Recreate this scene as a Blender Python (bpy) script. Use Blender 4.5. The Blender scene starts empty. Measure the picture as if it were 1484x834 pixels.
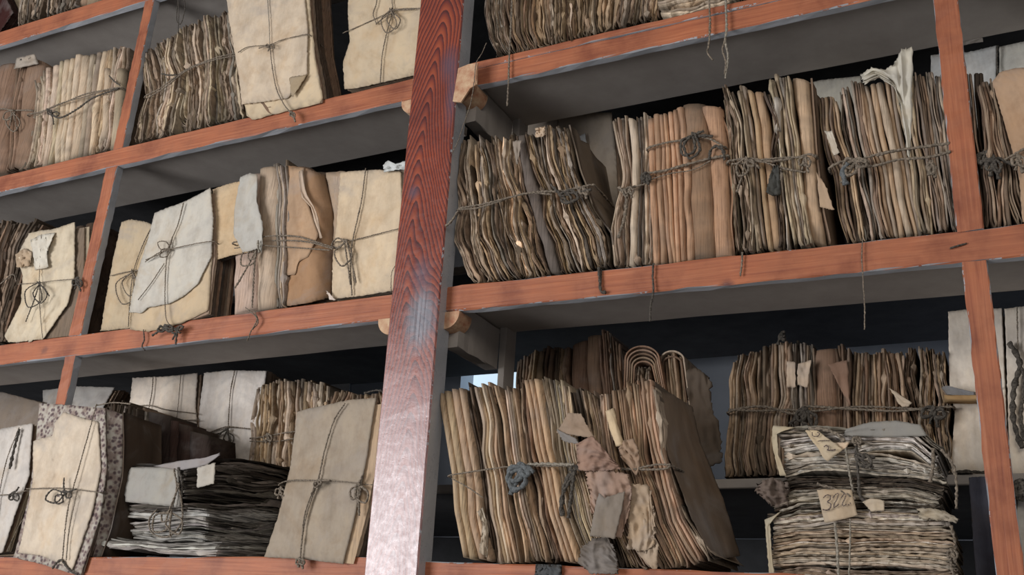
import bpy, math, random
import numpy as np
from mathutils import Matrix, Vector
rng = np.random.default_rng(7)
SC = bpy.context.scene
COL = SC.collection

# ------------------------------------------------------------------ camera
CAMR = np.array([[0.8959207377551014, 0.10374795137762771, 0.43192869115781163],
                 [0.44078236036772084, -0.328256840927461, -0.8354390206190899],
                 [0.05510846077523395, 0.938873691701535, -0.3398223779884361]])
CAMC = np.array([1.116506489691426, -1.6422998345562492, -0.687651910578876])
FPX = 1432.0
cd = bpy.data.cameras.new('camera'); cam = bpy.data.objects.new('camera', cd); COL.objects.link(cam)
cd.sensor_width = 36.0; cd.lens = FPX * 36.0 / 1484.0; cd.clip_start = .02; cd.clip_end = 60
M4 = Matrix([[*CAMR[0], CAMC[0]], [*CAMR[1], CAMC[1]], [*CAMR[2], CAMC[2]], [0, 0, 0, 1]])
cam.matrix_world = M4
SC.camera = cam
# ------------------------------------------------------------------ light
w = bpy.data.worlds.new('room_light'); SC.world = w; w.use_nodes = True
w.node_tree.nodes['Background'].inputs[0].default_value = (.80, .80, .83, 1)
w.node_tree.nodes['Background'].inputs[1].default_value = .24
def area(name, loc, target, sx, sy, power, col):
    l = bpy.data.lights.new(name, 'AREA'); l.shape = 'RECTANGLE'; l.size = sx; l.size_y = sy
    l.energy = power; l.color = col
    o = bpy.data.objects.new(name, l); COL.objects.link(o); o.location = loc
    o.rotation_euler = (Vector(target) - Vector(loc)).to_track_quat('-Z', 'Y').to_euler()
    return o
area('window_daylight', (-2.3, -3.4, -.50), (.1, 0, .0), 1.9, 2.0, 140, (.97, .975, 1.0))
area('warm_fill', (2.2, -3.2, .9), (.3, 0, .1), 1.6, 1.2, 30, (1.0, .93, .84))  # added warm fill from the right, not a known lamp
area('aisle_daylight', (1.9, 1.3, -.35), (.3, 1.6, -.1),   .4, .7, 1.0, (.62, .74, 1.0))
SC.view_settings.view_transform = 'Standard'; SC.view_settings.look = 'None'
SC.view_settings.gamma = 1; SC.view_settings.use_curve_mapping = False
SC.view_settings.exposure = 0.12

FLZ = -2.25
# ------------------------------------------------------------------ helpers
def at(px, py, Y):
    """points of the photograph carried to depth Y (arrays or scalars)"""
    px = np.asarray(px, float); py = np.asarray(py, float); Y = np.asarray(Y, float)
    px, py, Y = np.broadcast_arrays(px, py, Y)
    d = np.stack([(px - 742) / FPX, -(py - 417) / FPX, -np.ones_like(px)], -1) @ CAMR.T
    t = (Y - CAMC[1]) / d[..., 1]
    return CAMC + d * t[..., None]

TOPS = []      # (x0, x1, top z, slope) of the front boards, filled in below
def settle(V, parent):
    """paper rests on its board and against the main post instead of sinking in"""
    if parent is None or not TOPS or 'category' not in parent or parent['category'] == 'shelving': return V
    x, y, z = V[:, 0], V[:, 1], V[:, 2]
    for x0, x1, zt, s_ in TOPS:
        top = zt + s_ * x + .0012
        m = (x > x0 - .02) & (x < x1 + .02) & (y > -.0035) & (y < .26) & (z < top) & (z > top - .04)
        z[m] = top[m]
    for zb in (-2.0, -1.42, -.89, -.358, .17, .70, 1.23):
        m = (y > .285) & (z < zb + .001) & (z > zb - .06); z[m] = zb + .001
    pl = .0105 - .0175 * (z - FLZ) / 3.75
    m = (y > -.031) & (y < .026) & (x > pl - .002) & (x < pl + .121)
    if parent.location[0] < .05: x[m] = pl[m] - .002
    else: x[m] = pl[m] + .121
    return V
def mesh(name, V, F, mat, parent=None, col=None, smooth=False, base=None):
    """V (n,3), F a list of index arrays of equal length rows or a list of tuples"""
    me = bpy.data.meshes.new(name)
    b = np.array(parent.location) if parent is not None else (np.zeros(3) if base is None else np.array(base))
    V = settle(np.array(V, float), parent) - b
    if isinstance(F, np.ndarray): F = [F]
    starts = []; tot = []; idx = []; n = 0
    for f in F:
        f = np.asarray(f)
        if f.ndim == 1: f = f[None]
        idx.append(f.ravel()); k = f.shape[1]
        starts.append(n + np.arange(len(f)) * k); tot.append(np.full(len(f), k)); n += f.size
    idx = np.concatenate(idx); starts = np.concatenate(starts); tot = np.concatenate(tot)
    me.vertices.add(len(V)); me.vertices.foreach_set('co', V.astype(np.float32).ravel())
    me.loops.add(len(idx)); me.loops.foreach_set('vertex_index', idx.astype(np.int32))
    me.polygons.add(len(starts)); me.polygons.foreach_set('loop_start', starts.astype(np.int32))
    me.polygons.foreach_set('loop_total', tot.astype(np.int32))
    me.update(calc_edges=True); me.validate()
    me.polygons.foreach_set('use_smooth', np.full(len(me.polygons), bool(smooth)))
    if col is not None:
        a = me.color_attributes.new('tint', 'FLOAT_COLOR', 'POINT')
        a.data.foreach_set('color', np.asarray(col, np.float32).ravel())
    me.materials.append(mat)
    o = bpy.data.objects.new(name, me); COL.objects.link(o)
    if parent is not None: o.parent = parent
    elif base is not None: o.location = base
    return o

def thing(name, label, cat, loc, group=None):
    o = bpy.data.objects.new(name, None); COL.objects.link(o)
    o.location = [float(c) for c in loc]; o.empty_display_size = .05
    o['label'] = label; o['category'] = cat
    if group: o['group'] = group
    return o
def tag(o, label=None, cat=None, kind=None, group=None):
    if label: o['label'] = label
    if cat: o['category'] = cat
    if kind: o['kind'] = kind
    if group: o['group'] = group
    return o

# ------------------------------------------------------------------ materials
def mat_new(name):
    m = bpy.data.materials.new(name); m.use_nodes = True
    nt = m.node_tree; return m, nt, nt.nodes['Principled BSDF']
def N(nt, typ, **kw):
    n = nt.nodes.new(typ)
    for k, v in kw.items():
        if k.startswith('i_'):
            key = k[2:]; key = int(key) if key.isdigit() else key.replace('_', ' ')
            n.inputs[key].default_value = v
        else: setattr(n, k, v)
    return n
def ramp(nt, fac, stops):
    r = nt.nodes.new('ShaderNodeValToRGB'); e = r.color_ramp.elements
    while len(e) < len(stops): e.new(.5)
    for el, (p, c) in zip(e, stops):
        el.position = p; el.color = (*c, 1) if len(c) == 3 else c
    nt.links.new(fac, r.inputs[0]); return r
def mix(nt, fac, a, b, mode='MIX'):
    m = nt.nodes.new('ShaderNodeMix'); m.data_type = 'RGBA'; m.blend_type = mode
    for s, v in ((0, fac), (6, a), (7, b)):
        if hasattr(v, 'links') or hasattr(v, 'is_linked'): nt.links.new(v, m.inputs[s])
        elif s == 0: m.inputs[0].default_value = v
        else: m.inputs[s].default_value = (*v, 1)
    return m.outputs[2]
def math_(nt, op, a, b=None, c=None):
    m = nt.nodes.new('ShaderNodeMath'); m.operation = op
    for i, v in enumerate((a, b, c)):
        if v is None: continue
        if isinstance(v, (int, float)): m.inputs[i].default_value = v
        else: nt.links.new(v, m.inputs[i])
    return m.outputs[0]

def paper_mat(name, sx, sz, bump=.35, spots=.25, streak=.4, dust=.25):
    """aged paper: own tint per sheet, streaks along the sheet, foxing and grime"""
    m, nt, p = mat_new(name); L = nt.links.new
    tc = N(nt, 'ShaderNodeTexCoord'); mp = N(nt, 'ShaderNodeMapping'); mp.inputs['Scale'].default_value = (sx, 60, sz)
    L(tc.outputs['Object'], mp.inputs[0])
    n1 = N(nt, 'ShaderNodeTexNoise', i_Scale=1.0, i_Detail=5.0, i_Roughness=.65); L(mp.outputs[0], n1.inputs['Vector'])
    n2 = N(nt, 'ShaderNodeTexNoise', i_Scale=22.0, i_Detail=6.0, i_Roughness=.7); L(tc.outputs['Object'], n2.inputs['Vector'])
    n3 = N(nt, 'ShaderNodeTexNoise', i_Scale=160.0, i_Detail=4.0, i_Roughness=.6); L(tc.outputs['Object'], n3.inputs['Vector'])
    at_ = N(nt, 'ShaderNodeAttribute', attribute_name='tint')
    st = ramp(nt, n1.outputs[0], [(.33, (1 - streak,) * 3), (.52, (1, 1, 1)), (.72, (1.18, 1.17, 1.13))])
    c = mix(nt, 1.0, at_.outputs['Color'], st.outputs[0], 'MULTIPLY')
    bl = ramp(nt, n2.outputs[0], [(.30, (.62, .54, .46)), (.56, (1, 1, 1))])
    c = mix(nt, spots * 2, c, mix(nt, 1.0, c, bl.outputs[0], 'MULTIPLY'))
    n4 = N(nt, 'ShaderNodeTexNoise', i_Scale=7.0, i_Detail=4.0, i_Roughness=.6, i_Distortion=.8); L(tc.outputs['Object'], n4.inputs['Vector'])
    du = ramp(nt, n4.outputs[0], [(.52, (0,) * 3), (.72, (1,) * 3)])
    c = mix(nt, math_(nt, 'MULTIPLY', du.outputs[0], dust), c, (.30, .275, .26))
    st2 = ramp(nt, n4.outputs[0], [(.28, (.80, .66, .50)), (.46, (1, 1, 1))])
    c = mix(nt, dust, c, mix(nt, 1.0, c, st2.outputs[0], 'MULTIPLY'))
    # grime, plus painted shade on recessed sheets: amount carried in alpha, broken up by noise
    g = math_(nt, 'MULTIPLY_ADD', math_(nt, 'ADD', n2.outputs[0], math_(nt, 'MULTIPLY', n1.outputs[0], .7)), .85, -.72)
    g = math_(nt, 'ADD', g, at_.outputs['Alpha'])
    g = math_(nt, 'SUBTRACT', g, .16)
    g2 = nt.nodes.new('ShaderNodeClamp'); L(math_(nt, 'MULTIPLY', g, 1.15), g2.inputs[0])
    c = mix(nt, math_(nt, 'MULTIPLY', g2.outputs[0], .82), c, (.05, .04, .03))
    L(c, p.inputs['Base Color']); p.inputs['Roughness'].default_value = .92
    p.inputs['Specular IOR Level'].default_value = .15
    bp = N(nt, 'ShaderNodeBump', i_Strength=bump, i_Distance=.002)
    L(math_(nt, 'ADD', n1.outputs[0], math_(nt, 'MULTIPLY', n3.outputs[0], .5)), bp.inputs['Height'])
    L(bp.outputs[0], p.inputs['Normal'])
    return m
M_VERT = paper_mat('aged_paper_upright', 420, 14, streak=.5)
M_HORZ = paper_mat('aged_paper_lying', 14, 420, streak=.5)
M_SHEET = paper_mat('aged_paper_cover', 26, 9, bump=.22, spots=.22, streak=.16, dust=.55)

def marble_mat():
    m, nt, p = mat_new('speckled_marbled_paper'); L = nt.links.new
    tc = N(nt, 'ShaderNodeTexCoord')
    v = N(nt, 'ShaderNodeTexVoronoi', i_Scale=95.0); L(tc.outputs['Object'], v.inputs['Vector'])
    n = N(nt, 'ShaderNodeTexNoise', i_Scale=60.0, i_Detail=4.0); L(tc.outputs['Object'], n.inputs['Vector'])
    r = ramp(nt, v.outputs['Distance'], [(.15, (.10, .075, .075)), (.34, (.19, .14, .13)), (.5, (.40, .36, .30))])
    r2 = ramp(nt, n.outputs[0], [(.4, (.6, .5, .5)), (.6, (1, 1, 1))])
    L(mix(nt, 1.0, r.outputs[0], r2.outputs[0], 'MULTIPLY'), p.inputs['Base Color']); p.inputs['Roughness'].default_value = .85
    return m
M_MARBLE = marble_mat()

def twine_mat(name, c0, c1):
    m, nt, p = mat_new(name); L = nt.links.new
    tc = N(nt, 'ShaderNodeTexCoord')
    n = N(nt, 'ShaderNodeTexNoise', i_Scale=300.0, i_Detail=3.0); L(tc.outputs['Object'], n.inputs['Vector'])
    r = ramp(nt, n.outputs[0], [(.35, c0), (.65, c1)])
    L(r.outputs[0], p.inputs['Base Color']); p.inputs['Roughness'].default_value = .95
    bp = N(nt, 'ShaderNodeBump', i_Strength=.6, i_Distance=.001); L(n.outputs[0], bp.inputs['Height']); L(bp.outputs[0], p.inputs['Normal'])
    return m
M_TWINE = twine_mat('old_grey_brown_twine', (.085, .068, .050), (.25, .20, .15))
M_TWINE_D = twine_mat('dark_twine', (.030, .025, .020), (.10, .085, .068))
M_TWINE_L = twine_mat('pale_hemp_twine', (.16, .14, .11), (.34, .30, .24))
M_RIB = twine_mat('blue_grey_ribbon', (.07, .078, .08), (.15, .158, .16))
M_INK = mat_new('faded_brown_ink')[0]; M_INK.node_tree.nodes['Principled BSDF'].inputs['Base Color'].default_value = (.09, .06, .05, 1)

def wood_mat(name, kind):
    """kind: 'post' varnished red pine with cathedral figure; 'rail_x' / 'thin' orange red paint; back and undersides grey paint"""
    m, nt, p = mat_new(name); L = nt.links.new
    tc = N(nt, 'ShaderNodeTexCoord'); sep = N(nt, 'ShaderNodeSeparateXYZ'); L(tc.outputs['Object'], sep.inputs[0])
    X, Y, Z = sep.outputs
    Z = math_(nt, 'ADD', Z, -2.25)
    ns = N(nt, 'ShaderNodeTexNoise', i_Scale=9.0, i_Detail=5.0, i_Roughness=.6); L(tc.outputs['Object'], ns.inputs['Vector'])
    nf = N(nt, 'ShaderNodeTexNoise', i_Scale=70.0, i_Detail=6.0, i_Roughness=.7); L(tc.outputs['Object'], nf.inputs['Vector'])
    mp = N(nt, 'ShaderNodeMapping')
    mp.inputs['Scale'].default_value = (5, 60, 190) if kind == 'rail_x' else (190, 60, 5)
    L(tc.outputs['Object'], mp.inputs[0])
    st = N(nt, 'ShaderNodeTexNoise', i_Scale=1.0, i_Detail=5.0, i_Roughness=.6, i_Distortion=.6); L(mp.outputs[0], st.inputs['Vector'])
    hgt = st.outputs[0]
    if kind == 'post':
        mz = N(nt, 'ShaderNodeMapping'); mz.inputs['Scale'].default_value = (7, 7, 2.2); L(tc.outputs['Object'], mz.inputs[0])
        nl = N(nt, 'ShaderNodeTexNoise', i_Scale=1.0, i_Detail=2.0, i_Roughness=.5); L(mz.outputs[0], nl.inputs['Vector'])
        # heart line wanders with height; rings cut as nested arches
        hx = math_(nt, 'ADD', X, math_(nt, 'MULTIPLY', math_(nt, 'SINE', math_(nt, 'MULTIPLY', Z, 5.1)), .018))
        hx = math_(nt, 'ADD', hx, math_(nt, 'MULTIPLY_ADD', nl.outputs[0], .10, -.05 - .056))
        r = math_(nt, 'SQRT', math_(nt, 'ADD', math_(nt, 'MULTIPLY', hx, hx), .00012))
        ph = math_(nt, 'ADD', math_(nt, 'MULTIPLY', r, 125), math_(nt, 'MULTIPLY', Z, 30))
        ph = math_(nt, 'ADD', ph, math_(nt, 'MULTIPLY', nl.outputs[0], 5.0))
        ph = math_(nt, 'ADD', ph, math_(nt, 'MULTIPLY', nf.outputs[0], .35))
        fr = math_(nt, 'FRACT', ph)
        g = ramp(nt, fr, [(0, (.31, .066, .024)), (.40, (.22, .040, .015)), (.68, (.13, .018, .012)), (.9, (.045, .009, .008)), (1.0, (.30, .055, .028))])
        c = g.outputs[0]
        r2 = ramp(nt, ns.outputs[0], [(.3, (.70, .62, .72)), (.6, (1.1, 1.05, 1.0))])
        c = mix(nt, 1.0, c, r2.outputs[0], 'MULTIPLY')
        # purple weathering and bare scoured patch at knot (z about -.03) and lower part paled by painted glare
        def blob(cx, cz, rx, rz, soft):
            a = math_(nt, 'DIVIDE', math_(nt, 'SUBTRACT', X, cx), rx); b = math_(nt, 'DIVIDE', math_(nt, 'SUBTRACT', Z, cz), rz)
            d = math_(nt, 'SQRT', math_(nt, 'ADD', math_(nt, 'MULTIPLY', a, a), math_(nt, 'MULTIPLY', b, b)))
            d = math_(nt, 'ADD', d, math_(nt, 'MULTIPLY_ADD', nf.outputs[0], .9, -.45))
            q = nt.nodes.new('ShaderNodeClamp'); L(math_(nt, 'DIVIDE', math_(nt, 'SUBTRACT', 1.0, d), soft), q.inputs[0]); return q.outputs[0]
        scour = blob(.078, -.075, .045, .085, .55)
        sc = ramp(nt, st.outputs[0], [(.4, (.10, .10, .12)), (.7, (.30, .31, .35))])
        c = mix(nt, math_(nt, 'MULTIPLY', scour, .85), c, sc.outputs[0])
        for cx, cz, rx, rz in ((.092, .52, .03, .06), (.03, .215, .018, .022), (.105, .44, .02, .10), (.07, .02, .03, .05)):
            c = mix(nt, math_(nt, 'MULTIPLY', blob(cx, cz, rx, rz, .8), .75), c, (.10, .06, .085))
        # lower half of the post: pale window glare painted into the colour
        lo = nt.nodes.new('ShaderNodeClamp')
        L(math_(nt, 'MULTIPLY', math_(nt, 'ADD', math_(nt, 'MULTIPLY_ADD', ns.outputs[0], .35, -.25), math_(nt, 'MULTIPLY', Z, -1.0)), 3.6), lo.inputs[0])
        glare_c = ramp(nt, st.outputs[0], [(.35, (.24, .11, .10)), (.6, (.38, .24, .235)), (.75, (.52, .42, .43))])
        c = mix(nt, math_(nt, 'MULTIPLY', lo.outputs[0], .62), c, glare_c.outputs[0])
        rg = ramp(nt, nf.outputs[0], [(.3, (.22,) * 3), (.7, (.42,) * 3)])
        L(rg.outputs[0], p.inputs['Roughness']); p.inputs['Specular IOR Level'].default_value = 1.0
        hgt = math_(nt, 'ADD', math_(nt, 'MULTIPLY', nf.outputs[0], .45), math_(nt, 'MULTIPLY', fr, -.25))
    else:
        g = ramp(nt, st.outputs[0], [(.22, (.20, .055, .030)), (.42, (.31, .102, .050)), (.60, (.37, .130, .062)), (.8, (.44, .18, .10))])
        c = g.outputs[0]
        r2 = ramp(nt, ns.outputs[0], [(.33, (.66, .58, .60)), (.5, (1, 1, 1)), (.7, (1.18, 1.12, 1.05))])
        c = mix(nt, 1.0, c, r2.outputs[0], 'MULTIPLY')
        # knots and dark drips
        vo = N(nt, 'ShaderNodeTexVoronoi', i_Scale=5.5); L(tc.outputs['Object'], vo.inputs['Vector'])
        kn = ramp(nt, math_(nt, 'ADD', vo.outputs['Distance'], math_(nt, 'MULTIPLY_ADD', nf.outputs[0], .08, -.04)), [(.03, (1,) * 3), (.10, (0,) * 3)])
        c = mix(nt, math_(nt, 'MULTIPLY', kn.outputs[0], .8), c, (.07, .03, .035))
        p.inputs['Roughness'].default_value = .55
        p.inputs['Specular IOR Level'].default_value = .35
    # paint on the other faces: grey
    geo = N(nt, 'ShaderNodeNewGeometry'); sg = N(nt, 'ShaderNodeSeparateXYZ'); L(geo.outputs['True Normal'], sg.inputs[0])
    fm = math_(nt, 'GREATER_THAN', math_(nt, 'ADD', math_(nt, 'MULTIPLY', sg.outputs[1], -1.0), math_(nt, 'MULTIPLY_ADD', nf.outputs[0], .9, -.45)), .62)
    gp = ramp(nt, ns.outputs[0], [(.3, (.31, .315, .33)), (.7, (.45, .46, .485))])
    chip = ramp(nt, nf.outputs[0], [(.66, (0,) * 3), (.72, (1,) * 3)])
    gq = mix(nt, math_(nt, 'MULTIPLY', chip.outputs[0], .5), gp.outputs[0], (.42, .40, .36))
    L(mix(nt, fm, gq, c), p.inputs['Base Color'])
    bp = N(nt, 'ShaderNodeBump', i_Strength=.35, i_Distance=.003); L(hgt, bp.inputs['Height']); L(bp.outputs[0], p.inputs['Normal'])
    return m
M_POST = wood_mat('red_varnished_pine', 'post')
M_RAIL = wood_mat('red_painted_rail', 'rail_x')
M_THIN = wood_mat('red_painted_upright', 'thin')

def plain_mat(name, c0, c1, rough=.8, scale=14, bump=.2):
    m, nt, p = mat_new(name); L = nt.links.new
    tc = N(nt, 'ShaderNodeTexCoord')
    n = N(nt, 'ShaderNodeTexNoise', i_Scale=float(scale), i_Detail=6.0, i_Roughness=.65); L(tc.outputs['Object'], n.inputs['Vector'])
    r = ramp(nt, n.outputs[0], [(.3, c0), (.7, c1)]); L(r.outputs[0], p.inputs['Base Color'])
    p.inputs['Roughness'].default_value = rough
    bp = N(nt, 'ShaderNodeBump', i_Strength=bump, i_Distance=.003); L(n.outputs[0], bp.inputs['Height']); L(bp.outputs[0], p.inputs['Normal'])
    return m
M_GREY = plain_mat('grey_shelf_paint', (.31, .275, .245), (.38, .34, .305))
M_BEAR = plain_mat('bare_and_red_wood', (.34, .12, .06), (.62, .45, .28), scale=38)
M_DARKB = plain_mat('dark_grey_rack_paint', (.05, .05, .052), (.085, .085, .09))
M_WALL = plain_mat('distempered_wall', (.42, .45, .50), (.52, .55, .60), scale=5)
M_FLOOR = plain_mat('worn_pale_floor', (.36, .36, .36), (.46, .46, .47), scale=3)

# ------------------------------------------------------------------ beams
def beam(name, p0, p1, wvec, dvec, mat, parent, seg=24, ch=.0022, wob=.0007, kind=None):
    """bar from p0 to p1 (front lower-left edge line), section spanned by wvec and dvec, chamfered, slightly uneven"""
    p0 = np.array(p0, float); p1 = np.array(p1, float); wv = np.array(wvec, float); dv = np.array(dvec, float)
    lw = np.linalg.norm(wv); ld = np.linalg.norm(dv); a = ch / lw; b = ch / ld
    sec = [(a, 0), (1 - a, 0), (1, b), (1, 1 - b), (1 - a, 1), (a, 1), (0, 1 - b), (0, b)]
    V = []
    for i in range(seg + 1):
        t = i / seg; c = p0 + (p1 - p0) * t
        for s, d in sec: V.append(c + wv * s + dv * d + rng.normal(0, wob, 3))
    V = np.array(V); k = 8
    q = [[i * k + j, i * k + (j + 1) % k, (i + 1) * k + (j + 1) % k, (i + 1) * k + j] for i in range(seg) for j in range(k)]
    o = mesh(name, V, [np.array(q), np.arange(k)[::-1], np.arange(k) + seg * k], mat, parent)
    if kind: o['kind'] = kind
    return o

# ------------------------------------------------------------------ setting
def quad_slab(name, x0, x1, y0, y1, z0, z1, mat, parent=None, kind='structure'):
    V = [(x, y, z) for z in (z0, z1) for y in (y0, y1) for x in (x0, x1)]
    F = np.array([(0, 2, 3, 1), (4, 5, 7, 6), (0, 1, 5, 4), (2, 6, 7, 3), (0, 4, 6, 2), (1, 3, 7, 5)])
    o = mesh(name, V, F, mat, parent)
    if kind and parent is None: o['kind'] = kind
    return o
quad_slab('floor', -5, 5, -5, 1.75, FLZ - .05, FLZ, M_FLOOR)
# wall behind the racks with a daylit window opening
quad_slab('wall_back', -5, -.76, 1.6, 1.75, FLZ, 2.4, M_WALL)
quad_slab('wall_back', -.40, 5, 1.6, 1.75, FLZ, 2.4, M_WALL)
quad_slab('wall_back', -.76, -.40, 1.6, 1.75, FLZ, -.05, M_WALL)
quad_slab('wall_back', -.76, -.40, 1.6, 1.75, .60, 2.4, M_WALL)
wm = bpy.data.materials.new('daylight_in_window'); wm.use_nodes = True
e = wm.node_tree.nodes['Principled BSDF']; e.inputs['Base Color'].default_value = (.6, .7, .8, 1)
e.inputs['Emission Color'].default_value = (.62, .78, .92, 1); e.inputs['Emission Strength'].default_value = .95
quad_slab('window_1', -.76, -.40, 1.70, 1.72, -.05, .60, wm)

# ------------------------------------------------------------------ the front rack
rack = thing('shelving_rack', 'tall open timber rack with red painted front rails and posts and grey inner faces', 'shelving', (0, .1, FLZ))
# rails: name, x0, x1, (top z, bottom z, slope)
YB = .245   # back edge of the boards
rails = [(-2.9, -.015, 1.0456, .9899, -.007), (.125, 1.95, 1.060, 1.003, .0),
         (-2.9, -.012, .5261, .4715, .0087), (.112, 1.95, .53, .468, .0006),
         (-2.9, -.004, -.0033, -.0581, .0093), (.114, 1.95, 0, -.0543, -.0109),
         (-2.9, -.002, -.5439, -.600, .0128), (.116, 1.95, -.5474, -.604, -.0135),
         (-2.9, -.002, -1.08, -1.136, .0), (.116, 1.95, -1.08, -1.136, .0),
         (-2.9, -.002, -1.61, -1.666, .0), (.116, 1.95, -1.61, -1.666, .0),
         (-2.9, -.002, -2.13, -2.186, .0), (.116, 1.95, -2.13, -2.186, .0)]
for i, (x0, x1, zt, zb, s) in enumerate(rails):
    if i == 3:   # this rail is two laths, one nailed over the other
        beam('front_rail', (x0, 0, zb + s * x0), (x1, 0, zb + s * x1), (0, 0, zt - zb - .0175), (0, .021, 0), M_RAIL, rack, 50)
        beam('rail_cap', (x0 + .02, -.002, zt - .0165 + s * x0), (x1, -.002, zt - .0165 + s * x1), (0, 0, .0165), (0, .023, 0), M_RAIL, rack, 50)
    else:
        beam('front_rail', (x0, 0, zb + s * x0), (x1, 0, zb + s * x1), (0, 0, zt - zb), (0, .021, 0), M_RAIL, rack, 50)
    beam('shelf_board', (x0, .0225, zb + .028 + s * x0), (x1, .0225, zb + .028 + s * x1), (0, 0, zt - zb - .031), (0, YB - .0225, 0), M_GREY, rack, 20, .001, .0004)
# main post
beam('main_post', (.0105, -.028, FLZ), (-.007, -.028, 1.5), (.1183, 0, 0), (0, .05, 0), M_POST, rack, 120, .003, .00012)
# thin uprights between rails
def zr(i, x, top=True):
    x0, x1, zt, zb, s = rails[i]; return (zt if top else zb) + s * x
for (xa, ta, w_, i0, i1) in ((-.976, 0.0, .0352, 2, 0), (-.9915, .0083, .0418, 4, 2), (-.9882, -.0046, .0366, 6, 4), (-.985, 0, .037, 8, 6), (-.985, 0, .037, 10, 8),
                            (1.0797, .0033, .0404, 5, 3), (1.0821, -.0022, .0369, 7, 5), (1.08, 0, .04, 9, 7), (1.08, 0, .04, 11, 9), (1.08, 0, .04, 3, 1)):
    z0 = zr(i0, xa); z1 = zr(i1, xa, False)
    beam('upright', (xa + ta * z0, 0, z0 - .0005), (xa + ta * z1, 0, z1 + .0005), (w_, 0, 0), (0, .022, 0), M_THIN, rack, 26, .0016, .0006)
beam('upright', (-.976, 0, 1.0525), (-.976, 0, 1.5), (.035, 0, 0), (0, .022, 0), M_THIN, rack)
beam('upright', (1.08, 0, 1.0600), (1.08, 0, 1.5), (.04, 0, 0), (0, .022, 0), M_THIN, rack)
# bearers with rounded ends under the rails, behind the post; side bearers running back; rear posts
def bearer(z, xl, xr, mat_, dep=.042, h=.036, y0=-.002):
    n = 7; pts = []
    for k in range(n + 1):
        a = math.pi / 2 * k / n; pts.append((xl + .034 * (1 - math.sin(a)) , z - h * math.cos(a) * 1.0) if 0 else (xl + .032 - .032 * math.sin(a), z - h + h * .9 * (1 - math.cos(a))))
    pts = [(xl, z)] + pts[::-1]
    q = []
    for k in range(n + 1):
        a = math.pi / 2 * k / n; q.append((xr - .032 + .032 * math.sin(a), z - h + h * .9 * (1 - math.cos(a))))
    pts += q + [(xr, z)]
    k = len(pts); V = [(x, y0, zz) for x, zz in pts] + [(x, y0 + dep, zz) for x, zz in pts]
    Q = np.array([[i, (i + 1) % k, k + (i + 1) % k, k + i] for i in range(k)])
    return mesh('bearer', V, [Q, np.arange(k)[::-1], np.arange(k) + k], mat_, rack)
for z in (.4685, -.0575, -.603, -1.137, -1.667):
    bearer(z, -.044, .152, M_BEAR, .052)
bearer(.9965, -.05, .155, M_BEAR, .052)
for i in (1, 3, 5, 7, 9, 11):
    zt = zr(i, .12, False)
    beam('side_bearer', (.106, .03, zt - .068), (.106, .207, zt - .068), (0, 0, .092), (.030, 0, 0), M_GREY, rack, 8, .001)
    beam('board_cleat', (1.098, .2455, zt + .029), (1.157, .2455, zt + .029), (0, 0, .024), (0, .016, 0), M_GREY, rack, 4, .001)
beam('rear_post', (.136, .207, FLZ), (.136, .207, 1.5), (.018, 0, 0), (0, .05, 0), M_GREY, rack, 30)
# broken end of the right hand rail lapped over the post
V = at([664, 679, 692, 691, 681, 668, 656], [99, 93, 91, 122, 128, 148, 147], -.0305); k = len(V)
V = np.concatenate([V, V + [0, .004, 0]])
mesh('splintered_lap', V, [np.array([[i, (i + 1) % k, k + (i + 1) % k, k + i] for i in range(k)]), np.arange(k), np.arange(k)[::-1] + k], M_BEAR, rack)
TOPS.extend((x0, x1, zt, s) for x0, x1, zt, zb, s in rails)
# rear rack: boards half a bay lower
rear = thing('shelving_rack', 'dark grey rack standing behind the red one, carrying the back row of paper packets', 'shelving', (.3, .6, FLZ))
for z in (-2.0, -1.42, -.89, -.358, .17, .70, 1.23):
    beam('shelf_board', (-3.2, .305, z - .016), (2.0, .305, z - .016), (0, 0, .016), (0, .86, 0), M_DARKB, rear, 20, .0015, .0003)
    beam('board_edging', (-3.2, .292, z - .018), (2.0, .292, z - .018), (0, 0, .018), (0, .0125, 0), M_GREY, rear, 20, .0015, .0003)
for z0, z1 in ((-2.25, -.378), (.172, 1.5)):  # dark panels added to black out the bays behind
    beam('blackout_panel', (-3.2, 1.150, z0), (2.0, 1.150, z0), (0, 0, z1 - z0), (0, .008, 0), M_DARKB, rear, 12)
beam('blackout_panel', (-3.2, 1.150, -.380), (-.95, 1.150, -.380), (0, 0, .56), (0, .008, 0), M_DARKB, rear, 12)  # added likewise, keeps the left end of the open bay black
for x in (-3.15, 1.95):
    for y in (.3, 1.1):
        beam('rack_leg', (x, y, FLZ), (x, y, 1.5), (.04, 0, 0), (0, .04, 0), M_DARKB, rear, 10)

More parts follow.
